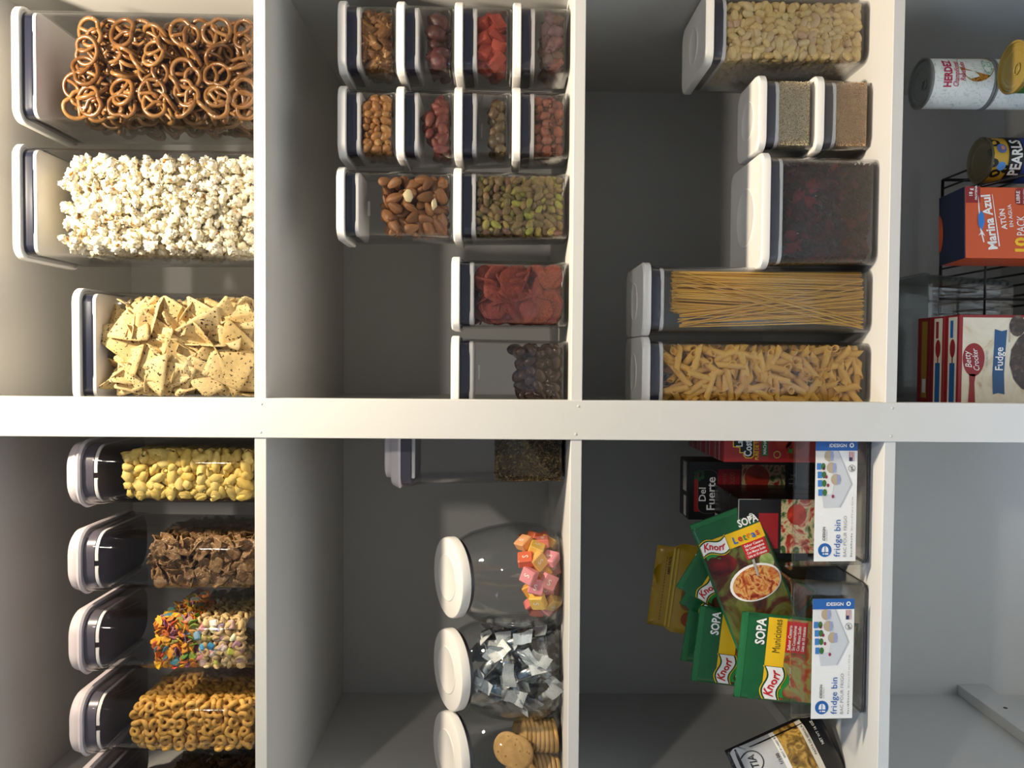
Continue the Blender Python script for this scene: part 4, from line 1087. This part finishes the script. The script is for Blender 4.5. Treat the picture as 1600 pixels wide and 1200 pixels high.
for k in range(6):
    a = k * PI / 3
    decal('flower_petal', ell2d(.026 + .0068 * math.cos(a), .196 + .0068 * math.sin(a), .0040, .0032, 10), S, ink('petal_green', '1E4A28'), t, .0009)
dtext('lettering', 'Del', -.018, .1845, .017, S, I_WHITE, t, .0011, 0, .01, width=.023)
dtext('lettering', 'Fuerte', -.033, .1685, .021, S, I_WHITE, t, .0011, 0, .015, width=.056)
dtext('lettering', 'TOMATE', .003, .150, .008, S, ink('pale_red', '9A5A54'), t, .0009, width=.026)
dtext('lettering', 'MOLIDO', .003, .136, .012, S, ink('pale_red', '9A5A54'), t, .0009, width=.028)
decal('vegetable_picture', rect2d(-.040, .050, .044, .124), S, M_VEG, t, .0004)
decal('tomato_picture', ell2d(.022, .098, .022, .021), S, M_TOM, t, .0007)
dtext('lettering', '1 kg', .012, .036, .012, S, ink('pale_grey_text', '9A9894'), t, .0009, width=.017)
for k, pos in enumerate(('small black tomato carton at the back of its row', 'small black tomato carton in the middle of its row', 'front small black tomato carton with vegetables pictured on it')):
    t, S, ST = carton('tomato_carton', pos, -.2530, .188 - k * .047, BINZ, .084, .045, .170, M_BLK, 'small black tomato cartons in the bin')
    decal('edge_line', rect2d(-.041, .1682, .041, .1692), S, M_CAPW, t, .0003); decal('edge_line', rect2d(.0405, .135, .0413, .169), S, M_CAPW, t, .0003)
    decal('flap', rect2d(-.038, -.016, -.004, .016), ST, M_CAPW, t, .0003)
    decal('red_panel', rect2d(-.034, .108, .020, .138), S, I_DKRED, t, .0003)
    decal('brand_field', poly2d(rrp(-.004, .152, .056, .024, .009)), S, I_BLACK, t, .0006)
    dtext('lettering', 'Del Fuerte', -.028, .148, .011, S, I_WHITE, t, .0009, 0, .01, width=.048)
    decal('vegetable_picture', rect2d(-.041, .030, .041, .104), S, M_VEG, t, .0004)
    decal('tomato_picture', ell2d(.018, .080, .016, .015), S, M_TOM, t, .0007)

# ---- soup packets
def hash_(s):
    v = 0
    for ch in s: v = (v * 31 + ord(ch)) % 100003
    return v
M_PKT = plain('green_foil', '175A31', .28, .6, .25, 40, .12)
def logo(S, t, x, y, k):
    """wavy white banner with yellow and green outlines and red script; x,y lower left, k scale (1 = 50 mm wide)"""
    def wave(off0, off1, x0=0, x1=.050):
        up = []; lo = []
        for i in range(13):
            q = i / 12; w_ = .0045 * math.sin(q * 2 * PI) - .0 * q
            up.append((x + (x0 + (x1 - x0) * q) * k, y + (.020 + w_ + off1 + .004 * q) * k)); lo.append((x + (x0 + (x1 - x0) * q) * k, y + (w_ + off0 - .002 * q + .002) * k))
        n = len(up)
        return lo + up, [(i, i + 1, n + i + 1, n + i) for i in range(n - 1)]
    lg = decal('logo_shade', wave(-.0105, -.010, .004, .040), S, ink('leaf_dark', '2C8A3C'), t, .0010)
    decal('logo_edge', wave(-.0042, .0042, -.001, .051), S, I_YEL, lg, .0014)
    decal('logo_edge', wave(-.0026, .0026, -.0006, .0506), S, ink('deep_green', '0F4A24'), lg, .0018)
    decal('logo_banner', wave(0, 0), S, I_WHITE, lg, .0022)
    vs, fs = text2d('Knorr', 1.0, .35, .028)
    x0 = min(v[0] for v in vs); x1 = max(v[0] for v in vs)
    out = []
    for vx, vy in vs:
        q = (vx - x0) / (x1 - x0)
        out.append((x + (.004 + .042 * q) * k, y + (.0065 + .0045 * math.sin((.08 + .84 * q) * 2 * PI) + vy * .0185) * k))
    decal('logo_lettering', (out, fs), S, I_RED, lg, .0027)
M_SOUP = photo_print('soup_print', ['6E1E0C', '9E3A16', 'D8A860', 'B85A24', '7A2410'], 75, 1.0)
M_MEAT = photo_print('brown_dish_print', ['3A2014', '5E3A22', '8A5C38', '6A4228'], 28)
M_VEGR = photo_print('red_vegetable_print', ['4A5A2A', 'A8402C', '8E9A5A', 'B8583A', '5E6A34'], 26)
def packet(label, loc, roll, w, h, title, picture, lean=0.0, yaw=0.0, letters=None, red=True, thick=.008, bowl=False, title_col=None):
    t = link('soup_packet', None, None, loc); t.rotation_euler = (0, 0, 0)
    t.matrix_world = Matrix.Translation(loc) @ Matrix.Rotation(yaw, 4, 'Z') @ Matrix.Rotation(lean, 4, 'X') @ Matrix.Rotation(roll, 4, 'Y')
    tag(t, label, 'packet', 'green soup packets in the bin')
    seed = abs(hash_(label)) % 97
    def bul(x, y):
        a = max(0, 1 - (2 * x / w) ** 4) * max(0, 1 - (2 * (y + h / 2) / h) ** 4)
        return thick / 2 * a ** .6 + .0012 * noise.noise(Vector((x * 30, y * 30, seed)))
    S = lambda x, y, l: (x, -bul(x, y) - l, y)        # y runs from 0 (top) to -h
    SB = lambda x, y, l: (x, bul(x, y) + l, y)
    nx, ny = 14, 18; b = MB()
    vs, fs = rect2d(-w / 2, -h, w / 2, 0, nx, ny)
    b.add([S(x, y, .0002) for x, y in vs], fs); b.add([SB(x, y, .0002) for x, y in vs], [f[::-1] for f in fs])
    edge = [i for i in range(nx + 1)] + [j * (nx + 1) + nx for j in range(1, ny + 1)] + [ny * (nx + 1) + i for i in range(nx - 1, -1, -1)] + [j * (nx + 1) for j in range(ny - 1, 0, -1)]
    n = len(vs); b.f += [(edge[(i + 1) % len(edge)], edge[i], edge[i] + n, edge[(i + 1) % len(edge)] + n) for i in range(len(edge))]; b.m += [0] * len(edge)
    b.build('pouch', M_PKT, t, True)
    k = w / .132
    bx = lambda x: -w / 2 + x * k
    decal('crimp', rect2d(-w / 2 + .001, -.010 * k, w / 2 - .001, -.001, 14, 2), S, ink('crimp_green', '21693A'), t, .0006)
    decal('yellow_band', rect2d(bx(.012), -.068 * k, w / 2 - .004, -.040 * k, 12, 4), S, I_YEL, t, .0008)
    decal('picture', rect2d(bx(.004), -h + .004, w / 2 - .004, -.068 * k, 14, 14), S, picture, t, .0007)
    dtext('lettering', 'SOPA', bx(.086), -.036 * k, .0195 * k, S, I_WHITE, t, .0014, 0, .03, width=.040 * k)
    if letters:
        x = bx(.066); cols = ['blue', 'red', 'green', 'yellow', 'blue', 'red']
        cm = {'blue': ink('l_blue', '2A6AC0'), 'red': ink('l_red', 'C83040'), 'green': ink('l_green', '2A8A4A'), 'yellow': ink('l_orange', 'E07A20')}
        for i, ch in enumerate(letters):
            vsz, _ = text2d(ch, .0185 * k, 0, .02); wch = max(v[0] for v in vsz) - min(v[0] for v in vsz)
            dtext('lettering', ch, x, -.062 * k + (.001 if i % 2 else 0), .0185 * k, S, cm[cols[i % 6]], t, .0016, 0, .02); x += wch + .0014 * k
    elif title:
        dtext('lettering', title, bx(.076), -.060 * k, .0165 * k, S, ink('olive', '4A4A1E'), t, .0014, 0, 0, width=.050 * k)
    if red:
        decal('red_panel', rect2d(bx(.078), -.098 * k, w / 2 - .007, -.068 * k, 6, 4), S, I_RED, t, .0012)
        for i, s in enumerate(('Sabor Casero', 'Sin Conservadores', 'Con Menos Sodio', 'Lista en 10 minutos')):
            dtext('lettering', s, bx(.082), (-.0752 - .0068 * i) * k, .0066 * k, S, I_WHITE, t, .0018, 0, .02, width=.037 * k)
    if bowl:
        decal('bowl_picture', ell2d(.012 * k, -.142 * k, .050 * k, .034 * k, 28), S, I_WHITE, t, .0014)
        decal('soup_picture', ell2d(.013 * k, -.143 * k, .046 * k, .0305 * k, 28), S, M_SOUP, t, .0020)
        decal('pepper_picture', ell2d(-.034 * k, -.092 * k, .026 * k, .020 * k, 18), S, photo_print('pepper_print', ['3A0E10', '6A1616', '8E201C'], 20), t, .0011)
        decal('leaf_picture', ell2d(.046 * k, -.112 * k, .014 * k, .016 * k, 14), S, photo_print('leaf_print', ['5A7A2E', '93A85A', 'B8C48A'], 40), t, .0011)
        decal('spoon_picture', poly2d([(.020 * k, -.10 * k), (.025 * k, -.10 * k), (.022 * k, -.132 * k), (.018 * k, -.132 * k)]), S, ink('steel_print', 'A8A49C'), t, .0024)
    logo(S, t, bx(.004), -.066 * k, k * 1.0)
    return t
# ---- yellow resealable pouch behind the packets
def pouch(name, label, cat, M4, w, h, mat, thick, build_print, neck=0.0, grp=None):
    t = link(name, None); t.matrix_world = M4; tag(t, label, cat, grp)
    def bul(x, y):
        a = max(0, 1 - (2 * x / w) ** 4) * max(0, 1 - (2 * (y + h * .56) / (h * .9)) ** 4)
        return thick / 2 * a ** .6 + .0018 * noise.noise(Vector((x * 24, y * 24, 5.5)))
    S = lambda x, y, l: (x, -bul(x, y) - l, y); SB = lambda x, y, l: (x, bul(x, y) + l, y)
    nx, ny = 12, 18; b = MB(); vs, fs = rect2d(-w / 2, -h, w / 2, 0, nx, ny)
    def shape(x, y):
        if neck and y > -.034: x *= (1 - neck)
        return x
    b.add([S(shape(x, y), y, .0002) for x, y in vs], fs); b.add([SB(shape(x, y), y, .0002) for x, y in vs], [f[::-1] for f in fs])
    edge = [i for i in range(nx + 1)] + [j * (nx + 1) + nx for j in range(1, ny + 1)] + [ny * (nx + 1) + i for i in range(nx - 1, -1, -1)] + [j * (nx + 1) for j in range(ny - 1, 0, -1)]
    n = len(vs); b.f += [(edge[(i + 1) % len(edge)], edge[i], edge[i] + n, edge[(i + 1) % len(edge)] + n) for i in range(len(edge))]; b.m += [0] * len(edge)
    b.build('pouch', mat, t, True)
    build_print(S, t)
    return t
def yellow_print(S, t):
    for i in range(22): decal('tear_mark', rect2d(-.058 + i * .0052, -.0195, -.055 + i * .0052, -.0186), S, ink('dark_olive', '3A3208'), t, .0008)
    decal('zip_ridge', rect2d(-.066, -.031, .066, -.028, 10, 1), S, ink('zip_yellow', 'A8901E'), t, .0014)
    decal('zip_ridge', rect2d(-.066, -.037, .066, -.034, 10, 1), S, ink('zip_yellow', 'A8901E'), t, .0014)
    dtext('lettering', 'ABRE FACIL', .020, -.026, .006, S, ink('dark_olive', '3A3208'), t, .0016, 0, .02)
    decal('brown_label', poly2d(rrp(-.004, -.062, .058, .026, .010)), S, ink('label_brown', '6A4A24'), t, .0014)
    dtext('lettering', 'MOLE', -.026, -.068, .018, S, ink('dark_brown', '2E2010'), t, .0022, 0, .02, width=.044)
    decal('round_label', ell2d(-.048, -.066, .013, .013), S, ink('round_brown', '7A3A1C'), t, .0014)
    dtext('lettering', 'PASTA', -.059, -.069, .007, S, ink('tan_text', 'C89A5A'), t, .0022, .2, .01, width=.022)
BXC = -.42
pouch('foil_pouch', 'large yellow resealable pouch behind the green packets', 'pouch', Matrix.Translation((-.3760, .215, -.2508)) @ Matrix.Rotation(math.radians(-5), 4, 'X') @ Matrix.Rotation(math.radians(7), 4, 'Y'), .150, .245, plain('yellow_foil', '907510', .32, .6, .3, 30, .12), .016, yellow_print, .10)
# ================================================================== positions of the packets (front to back)
packet('green soup packet standing upright at the front of the bin, yellow band titled in olive', (-.4390, .0650, -.3525), math.radians(5), .130, .172, 'Municiones', M_VEGR, math.radians(-3))
packet('green soup packet tipped over sideways with a bowl of alphabet soup', (-.2339, .0980, -.3340), math.radians(69), .106, .215, None, photo_print('dark_dish_print', ['2A1A10', '4A2416', '5E6A2E', '8A4A2A'], 22), math.radians(-2), math.radians(4), 'Letras', True, .008, True)
packet('green soup packet leaning at a slant behind the tipped-over one', (-.3080, .1240, -.2990), math.radians(31), .108, .19, None, M_MEAT, math.radians(-2), 0, None, False)
packet('green soup packet almost hidden behind the slanted one', (-.3390, .1400, -.3080), math.radians(31), .108, .19, None, M_MEAT, math.radians(-2), 0, None, False)
packet('green soup packet upright behind the front one, its dish picture half covered', (-.4370, .1060, -.2985), math.radians(6), .118, .19, None, M_MEAT, math.radians(-3), 0, None, False)
packet('dark green soup packet standing behind all the other packets', (-.4240, .1560, -.2950), math.radians(8), .118, .19, None, M_MEAT, math.radians(-3), 0, None, False)

# ---- black and white pasta bag at the left
def pasta_print(S, t):
    e = .047
    decal('white_panel', rect2d(-e, -.072, e, -.006, 10, 6), S, ink('bag_grey', 'B9BABC'), t, .0008)
    decal('pale_strip', rect2d(-e, -.080, e, -.072, 10, 2), S, I_WHITE, t, .0010)
    decal('window', rect2d(-e, -.118, e, -.080, 10, 6), S, photo_print('pasta_print', ['4A3416', '8A6A2C', 'C8A050', 'B08838'], 60), t, .0008)
    decal('pale_strip', rect2d(-e, -.128, e, -.118, 10, 2), S, ink('bag_cream', 'D8D2C4'), t, .0010)
    decal('logo_ring', ring2d(.022, -.030, .014, .0155, 24), S, I_BLACK, t, .0014)
    dtext('lettering', 'TIA', .012, -.035, .014, S, I_BLACK, t, .0014, .2, .02, width=.019)
    dtext('lettering', '1/100', .004, -.070, .0075, S, I_BLACK, t, .0016, 0, .01)
    dtext('lettering', 'BEST IF USED BY', .010, -.0775, .0042, S, I_BLACK, t, .0016, width=.033)
    dtext('lettering', 'PASTA DE SEMOLA', -.004, -.1255, .0052, S, I_BLACK, t, .0016, width=.044)
    dtext('lettering', 'NET WT 16 OZ', .004, -.144, .0062, S, I_WHITE, t, .0014, 0, .02, width=.036)
pouch('pasta_bag', 'black and white bag of pasta slumped against the left panel', 'bag', Matrix.Translation((-.6560, .105, -.3700)) @ Matrix.Rotation(math.radians(24), 4, 'Z') @ Matrix.Rotation(math.radians(-22), 4, 'Y'), .100, .164, M_BLK, .050, pasta_print)

# ================================================================== BOTTOM RIGHT: rack, cans, boxes, ribbed bin
M_WIRE = plain('black_wire', '17171A', .35, .5)
RZ = -.868
rk = link('wire_rack', None, None, (.155, .235, -1.03)); tag(rk, 'black wire rack under the boxes on the bottom shelf', 'rack')
def wire(nm, pts, r=.0022): b = MB(); b.tube(pts, r, 8); return b.build(nm, M_WIRE, rk, True)
x0, x1, y0, y1, zt = -.220, .205, -.195, .26, RZ + 1.03 - .003
for (x, y) in ((x0, y0), (x1, y0), (x0, y1), (x1, y1)): wire('leg', [(x, y, 0), (x, y, zt)], .003)
for k in range(25): wire('wire', [(x0 + (x1 - x0) * k / 24, y0, zt), (x0 + (x1 - x0) * k / 24, y1, zt)], .0020)
wire('rim_wire', [(x0, y0, zt), (x1, y0, zt)], .003); wire('rim_wire', [(x0, y1, zt), (x1, y1, zt)], .003)
wire('upright', [(-.052, -.022, zt), (-.052, -.022, zt + .150)], .0022); wire('upright', [(.152, -.095, zt), (.118, -.095, zt + .128)], .0026)
wire('guard_wire', [(-.085, -.022, zt + .075), (.075, -.022, zt + .075)], .0018)
def can(label, cx, cy, zb, r, h, mat, M_end, group=None, tab=True):
    t = link('food_can', None, None, (cx, cy, zb)); tag(t, label, 'can', group)
    b = MB(); b.lathe([(r - .001, .004), (r - .001, h - .004)], 32); body = b.build('label_sleeve', mat, t, True, angle=40)
    b = MB(); b.lathe([(r - .002, 0), (r + .0006, .001), (r + .0006, .003), (r - .001, .0045)], 32); b.build('bottom_rim', M_end, t, True, angle=40)
    b = MB(); b.lathe([(r - .001, h - .0045), (r + .0006, h - .003), (r + .0006, h - .0006), (r - .0006, h), (r - .0022, h - .0008), (r - .0028, h - .0034), (r - .006, h - .0034), (r - .0072, h - .0026), (r - .012, h - .0026), (r - .013, h - .0032), (.001, h - .0032)], 36)
    lid = b.build('lid', M_end, t, True, angle=25)
    if tab:
        b = MB(); b.tube([(r * .30 + .006 * math.cos(a), .006 * math.sin(a) * 1.3, h - .0015) for a in [i * PI / 6 for i in range(12)]], .0010, 6, True)
        b.build('pull_tab', M_end, lid, True, rot=(0, 0, math.radians(-120)))
    S = lambda x, y, l: ((r - .001 + l) * math.sin(x / r), -(r - .001 + l) * math.cos(x / r), y)
    return t, body, S
M_TINE = plain('tin_grey', '6E706E', .32, .6, 0, 30, .05); M_GOLD = plain('tin_gold', '8A7434', .3, .6, 0, 30, .06); M_BRN = plain('tin_olive', '56503A', .4, .5)
M_HERL = photo_print('leaf_pattern_print', ['A8BEB4', 'DDE3DF', 'E6EAE8', 'DCE2DE', 'B4C8BC'], 55, 2.5)
HX, HY, hh = .4250, .125, .0985
for k in range(4):
    lb = ['white food can with pink lettering on the bottom shelf under its stack', 'white food can third from the top of its stack', 'white food can second from the top, behind the green can', 'white food can with pink lettering on top of its stack'][k]
    t, body, S = can(lb, HX, HY, -1.03 + k * hh, .0375, hh, M_HERL, M_TINE, 'white food cans in a stack')
    PINK = ink('pink_red', 'B01E4A')
    o_ = .012
    dtext('lettering', 'HERDEZ', o_ - .028, hh - .030, .0165, S, PINK, body, .0006, 0, .035, width=.046)
    dtext('lettering', 'Champiñones', o_ - .027, hh - .041, .0120, S, PINK, body, .0006, .35, .01, width=.042)
    dtext('lettering', 'Rebanados', o_ - .019, hh - .050, .0105, S, PINK, body, .0006, .35, .01, width=.034)
    decal('dish_picture', ell2d(o_ + .010, .030, .030, .027, 24), S, photo_print('mushroom_print', ['5A3A14', '9A6A24', 'C08A3A', '7A4A1A', '3A2A16'], 90), body, .0006)
    decal('garnish_picture', ell2d(o_ + .006, .014, .016, .008, 14), S, photo_print('garnish_print', ['3A6A4A', '8AB09A', 'D8E4DC', '5A8A6A'], 150), body, .0010)
t, body, S = can('green food can with a gold lid in front of the white cans', .4240, .047, -1.03, .0365, .300, plain('green_label', '2E6A26', .35, .5, 0, 20, .12), M_GOLD)
decal('gold_band', rect2d(-.10, .292, .10, .2955, 40, 1), S, M_GOLD, body, .0004)
t, body, S = can('yellow and black olive can with bold white lettering', .3260, .195, RZ, .0365, .0975, plain('olive_can_yellow', 'C8A02C', .35, .5), M_BRN, None, False)
for (x, y, r) in ((-.012, .093, .0072), (.004, .099, .006), (.024, .090, .0085), (-.030, .086, .008), (-.022, .072, .0068), (.038, .096, .0065)):
    decal('olive_spot', ell2d(x, y, r, r * 1.05, 16), S, I_BLACK, body, .0004)
decal('blue_spot', ell2d(-.017, .080, .0072, .0068, 16), S, ink('sky_blue', '5A9AE0'), body, .0007); decal('blue_spot', ell2d(.012, .081, .0085, .008, 16), S, ink('slate_blue', '5A6AA0'), body, .0007)
decal('pink_spot', ell2d(.013, .079, .0038, .0032, 10), S, ink('skin_pink', 'C88A6A'), body, .0010)
decal('black_band', rect2d(-.060, .046, .060, .070, 30, 1), S, I_BLACK, body, .0008)
decal('blue_band', rect2d(-.060, .004, .060, .046, 30, 1), S, ink('deep_blue', '24408A'), body, .0006)
dtext('lettering', 'PEARLS', -.032, .0495, .0235, S, I_WHITE, body, .0012, 0, .03, width=.062)

# tuna multipack
t = link('tuna_box', None, None, (.2080, .135, RZ), (0, 0, math.radians(3))); tag(t, 'orange tuna multipack box with a dark blue top', 'box')
w, d, h = .1080, .072, .172
M_ORG = plain('orange_board', 'D0562A', .4, .4, 0, 20, .04); M_NAVY = plain('navy_board', '1C2138', .4, .4)
b = MB(); b.bbox(-w / 2, w / 2, -d / 2, d / 2, 0, h - .001, .0008); b.build('body', M_ORG, t)
b = MB(); b.bbox(-w / 2 - .0003, w / 2 + .0003, -d / 2 - .0003, d / 2 + .0003, h - .0012, h + .0004, .0004); top = b.build('top_panel', M_NAVY, t)
ST = flatS((0, 0, h + .0004), (1, 0, 0), (0, 1, 0), (0, 0, 1)); decal('orange_arc', ell2d(-.004, .036, .030, .012, 18, 180, 360), ST, M_ORG, top, .0004)
S = flatS((0, -d / 2, h), (1, 0, 0), (0, 0, 1), (0, -1, 0))
decal('corner_panel', rect2d(.030, -.024, .055, -.002), S, I_DKRED, t, .0003)
dtext('lettering', '18 g', .0405, -.012, .0075, S, I_WHITE, t, .0006, 0, .02); dtext('lettering', 'PROTEINA', .0345, -.019, .0046, S, I_WHITE, t, .0006, 0, .02)
dtext('lettering', 'Marina Azul', -.040, -.0495, .0195, S, I_WHITE, t, .0008, .05, .03, rot=math.radians(8), width=.084)
decal('underline', poly2d([(-.036, -.0535), (.042, -.0425), (.044, -.0415), (-.036, -.0515)]), S, I_WHITE, t, .0006)
decal('swoosh', poly2d([(-.030, -.030), (-.010, -.0255), (.024, -.0225), (.042, -.021), (.024, -.0205), (-.012, -.0235), (-.030, -.028)]), S, I_WHITE, t, .0006)
fish = [(-.012, -.026), (-.004, -.0205), (.010, -.020), (.018, -.0245), (.012, -.029), (.0, -.030)]
decal('fish_logo', poly2d(fish), S, ink('fish_blue', '2A7AC8'), t, .0010)
decal('fish_tail', poly2d([(-.012, -.026), (-.020, -.0205), (-.017, -.026), (-.021, -.031)]), S, I_WHITE, t, .0010)
dtext('lettering', 'ATÚN', -.010, -.0645, .0115, S, I_WHITE, t, .0006, .05, .02, rot=math.radians(8)); dtext('lettering', 'EN AGUA', -.006, -.074, .0080, S, I_WHITE, t, .0006, 0, .01, rot=math.radians(6))
dtext('lettering', '10', -.044, -.094, .0250, S, I_YEL, t, .0008, 0, .04, width=.022); dtext('lettering', 'PACK', -.019, -.0915, .0180, S, I_WHITE, t, .0008, 0, 0, width=.030)
decal('corner_panel', poly2d(rrp(.040, -.086, .026, .018, .006)), S, I_DKRED, t, .0004); dtext('lettering', 'LIBRE', .030, -.084, .008, S, I_WHITE, t, .0007, 0, .01); dtext('lettering', 'DE GLUTEN', .0295, -.092, .0042, S, I_WHITE, t, .0007)

# baking mix boxes in a row, front to back
M_BOXR = plain('red_board', '8E1C22', .4, .4, 0, 20, .04)
def mix_box(label, yf, kind):
    w, d, h = .136, .0395, .192
    t = link('baking_mix_box', None, None, (.0010, yf + d / 2, RZ)); tag(t, label, 'box', 'baking mix boxes in a row')
    b = MB(); b.bbox(-w / 2, w / 2, -d / 2, d / 2, 0, h, .0008); b.build('body', M_BOXR, t)
    ST = flatS((0, 0, h), (1, 0, 0), (0, 1, 0), (0, 0, 1)); S = flatS((0, -d / 2, h), (1, 0, 0), (0, 0, 1), (0, -1, 0))
    CRM = ink('cream_board', 'D8CDB4'); BLU = ink('band_blue', '1F5A94')
    if kind < 2:
        tp = decal('top_panel', rect2d(-.068, -.0145, .065, .0095), ST, CRM, t, .0003)
        decal('spoon_bowl', ell2d(.018, -.003, .014, .0075, 18), ST, M_BOXR, tp, .0006); decal('spoon_handle', rect2d(-.004, -.0045, .006, -.0015), ST, M_BOXR, tp, .0006)
        decal('blue_band', rect2d(-.068, -.0095, -.004, .0045), ST, BLU, tp, .0005)
        decal('name_tab', rect2d(.034, -.004, .060, .004), ST, BLU if kind == 0 else I_DKRED, tp, .0006)
    else:
        tp = decal('top_panel', rect2d(-.060, -.011, .062, .006), ST, ink('ochre', 'A8842C'), t, .0003)
        decal('name_tab', rect2d(-.052, -.009, -.030, .002), ST, I_WHITE, tp, .0006)
    if kind == 0:
        fp = decal('front_panel', rect2d(-.066, -.19, .064, -.005), S, photo_print('cream_print', ['B08A5A', 'D8CBB0', 'DED4BE', 'D6C8AC'], 18), t, .0004)
        decal('spoon_bowl', poly2d([(-.0 + .004 + .022 * math.cos(a) * (1 if math.cos(a) > 0 else 1.25), -.0215 - .0005 + .0165 * math.sin(a)) for a in [i * PI / 14 for i in range(28)]]), S, M_BOXR, fp, .0008)
        decal('spoon_handle', poly2d([(-.020, -.0255), (-.034, -.024), (-.066, -.026), (-.066, -.015), (-.034, -.0165), (-.020, -.0155)]), S, M_BOXR, fp, .0008)
        dtext('lettering', 'Betty', -.010, -.0195, .0135, S, I_WHITE, fp, .0012, .4, .0, rot=math.radians(10), width=.026); dtext('lettering', 'Crocker', -.014, -.031, .0125, S, I_WHITE, fp, .0012, .4, .0, rot=math.radians(8), width=.033)
        dtext('lettering', 'FAVORITES', -.010, -.0435, .0050, S, I_GREY, fp, .0010)
        decal('blue_banner', poly2d([(-.050, -.052), (-.020, -.0505), (.020, -.0520), (.047, -.0525), (.044, -.063), (.046, -.071), (.020, -.0695), (-.020, -.068), (-.050, -.0695), (-.048, -.060)]), S, ink('banner_blue', '22507E'), fp, .0008)
        dtext('lettering', 'Fudge', -.014, -.0655, .0165, S, I_WHITE, fp, .0012, 0, .012, width=.034)
        bp = []
        for i in range(26):
            a = 2 * PI * i / 26; q = 1 + .10 * noise.noise(Vector((math.cos(a) * 3, math.sin(a) * 3, 2)))
            bp.append((.000 + .046 * q * math.cos(a), -.112 + .036 * q * math.sin(a)))
        decal('brownie_picture', poly2d(bp), S, photo_print('brownie_print', ['150D0A', '2A1A14', '3E2A20', '6A5444'], 70), fp, .0010)
        bp2 = [(.052 + .016 * math.cos(2 * PI * i / 14), -.086 + .012 * math.sin(2 * PI * i / 14)) for i in range(14)]
        decal('brownie_picture', poly2d(bp2), S, photo_print('brownie_print', ['150D0A', '2A1A14', '3E2A20', '6A5444'], 70), fp, .0010)
        dtext('lettering', 'BROWNIE MIX', .028, -.076, .0042, S, I_GREY, fp, .0010)
mix_box('front baking mix box with a fudge brownie pictured on cream', .070, 0)
mix_box('baking mix box with a cream top behind the fudge brownie box', .1115, 1)
mix_box('baking mix box with an ochre top at the back of the row', .153, 2)

# tall ribbed clear bin behind the boxes
t = link('ribbed_bin', None, None, (.040, .345, RZ)); tag(t, 'tall ribbed clear plastic bin behind the baking mix boxes', 'bin')
M_RIB = clear('ribbed_plastic', (.80, .82, .82), .08, .7, .06, 2.5)
b = MB(); w, d, h = .215, .20, .150
pr = []
base = rr(w, d, .02, 5)
for i in range(len(base)):
    a, c2 = base[i], base[(i + 1) % len(base)]; L = math.hypot(c2[0] - a[0], c2[1] - a[1]); m_ = max(1, int(L / .0035))
    for q in range(m_): pr.append((a[0] + (c2[0] - a[0]) * q / m_, a[1] + (c2[1] - a[1]) * q / m_))
rib = [(x * (1 + .006 * (i % 2)), y * (1 + .006 * (i % 2))) for i, (x, y) in enumerate(pr)]
b.loft([[(x * .93, y * .93, 0) for x, y in rib], [(x, y, h - .008) for x, y in rib], [(x * 1.03, y * 1.03, h - .006) for x, y in pr], [(x * 1.03, y * 1.03, h) for x, y in pr], [(x * .985, y * .985, h) for x, y in pr], [(x * .915, y * .915, .003) for x, y in pr]])
b.build('body', M_RIB, t)
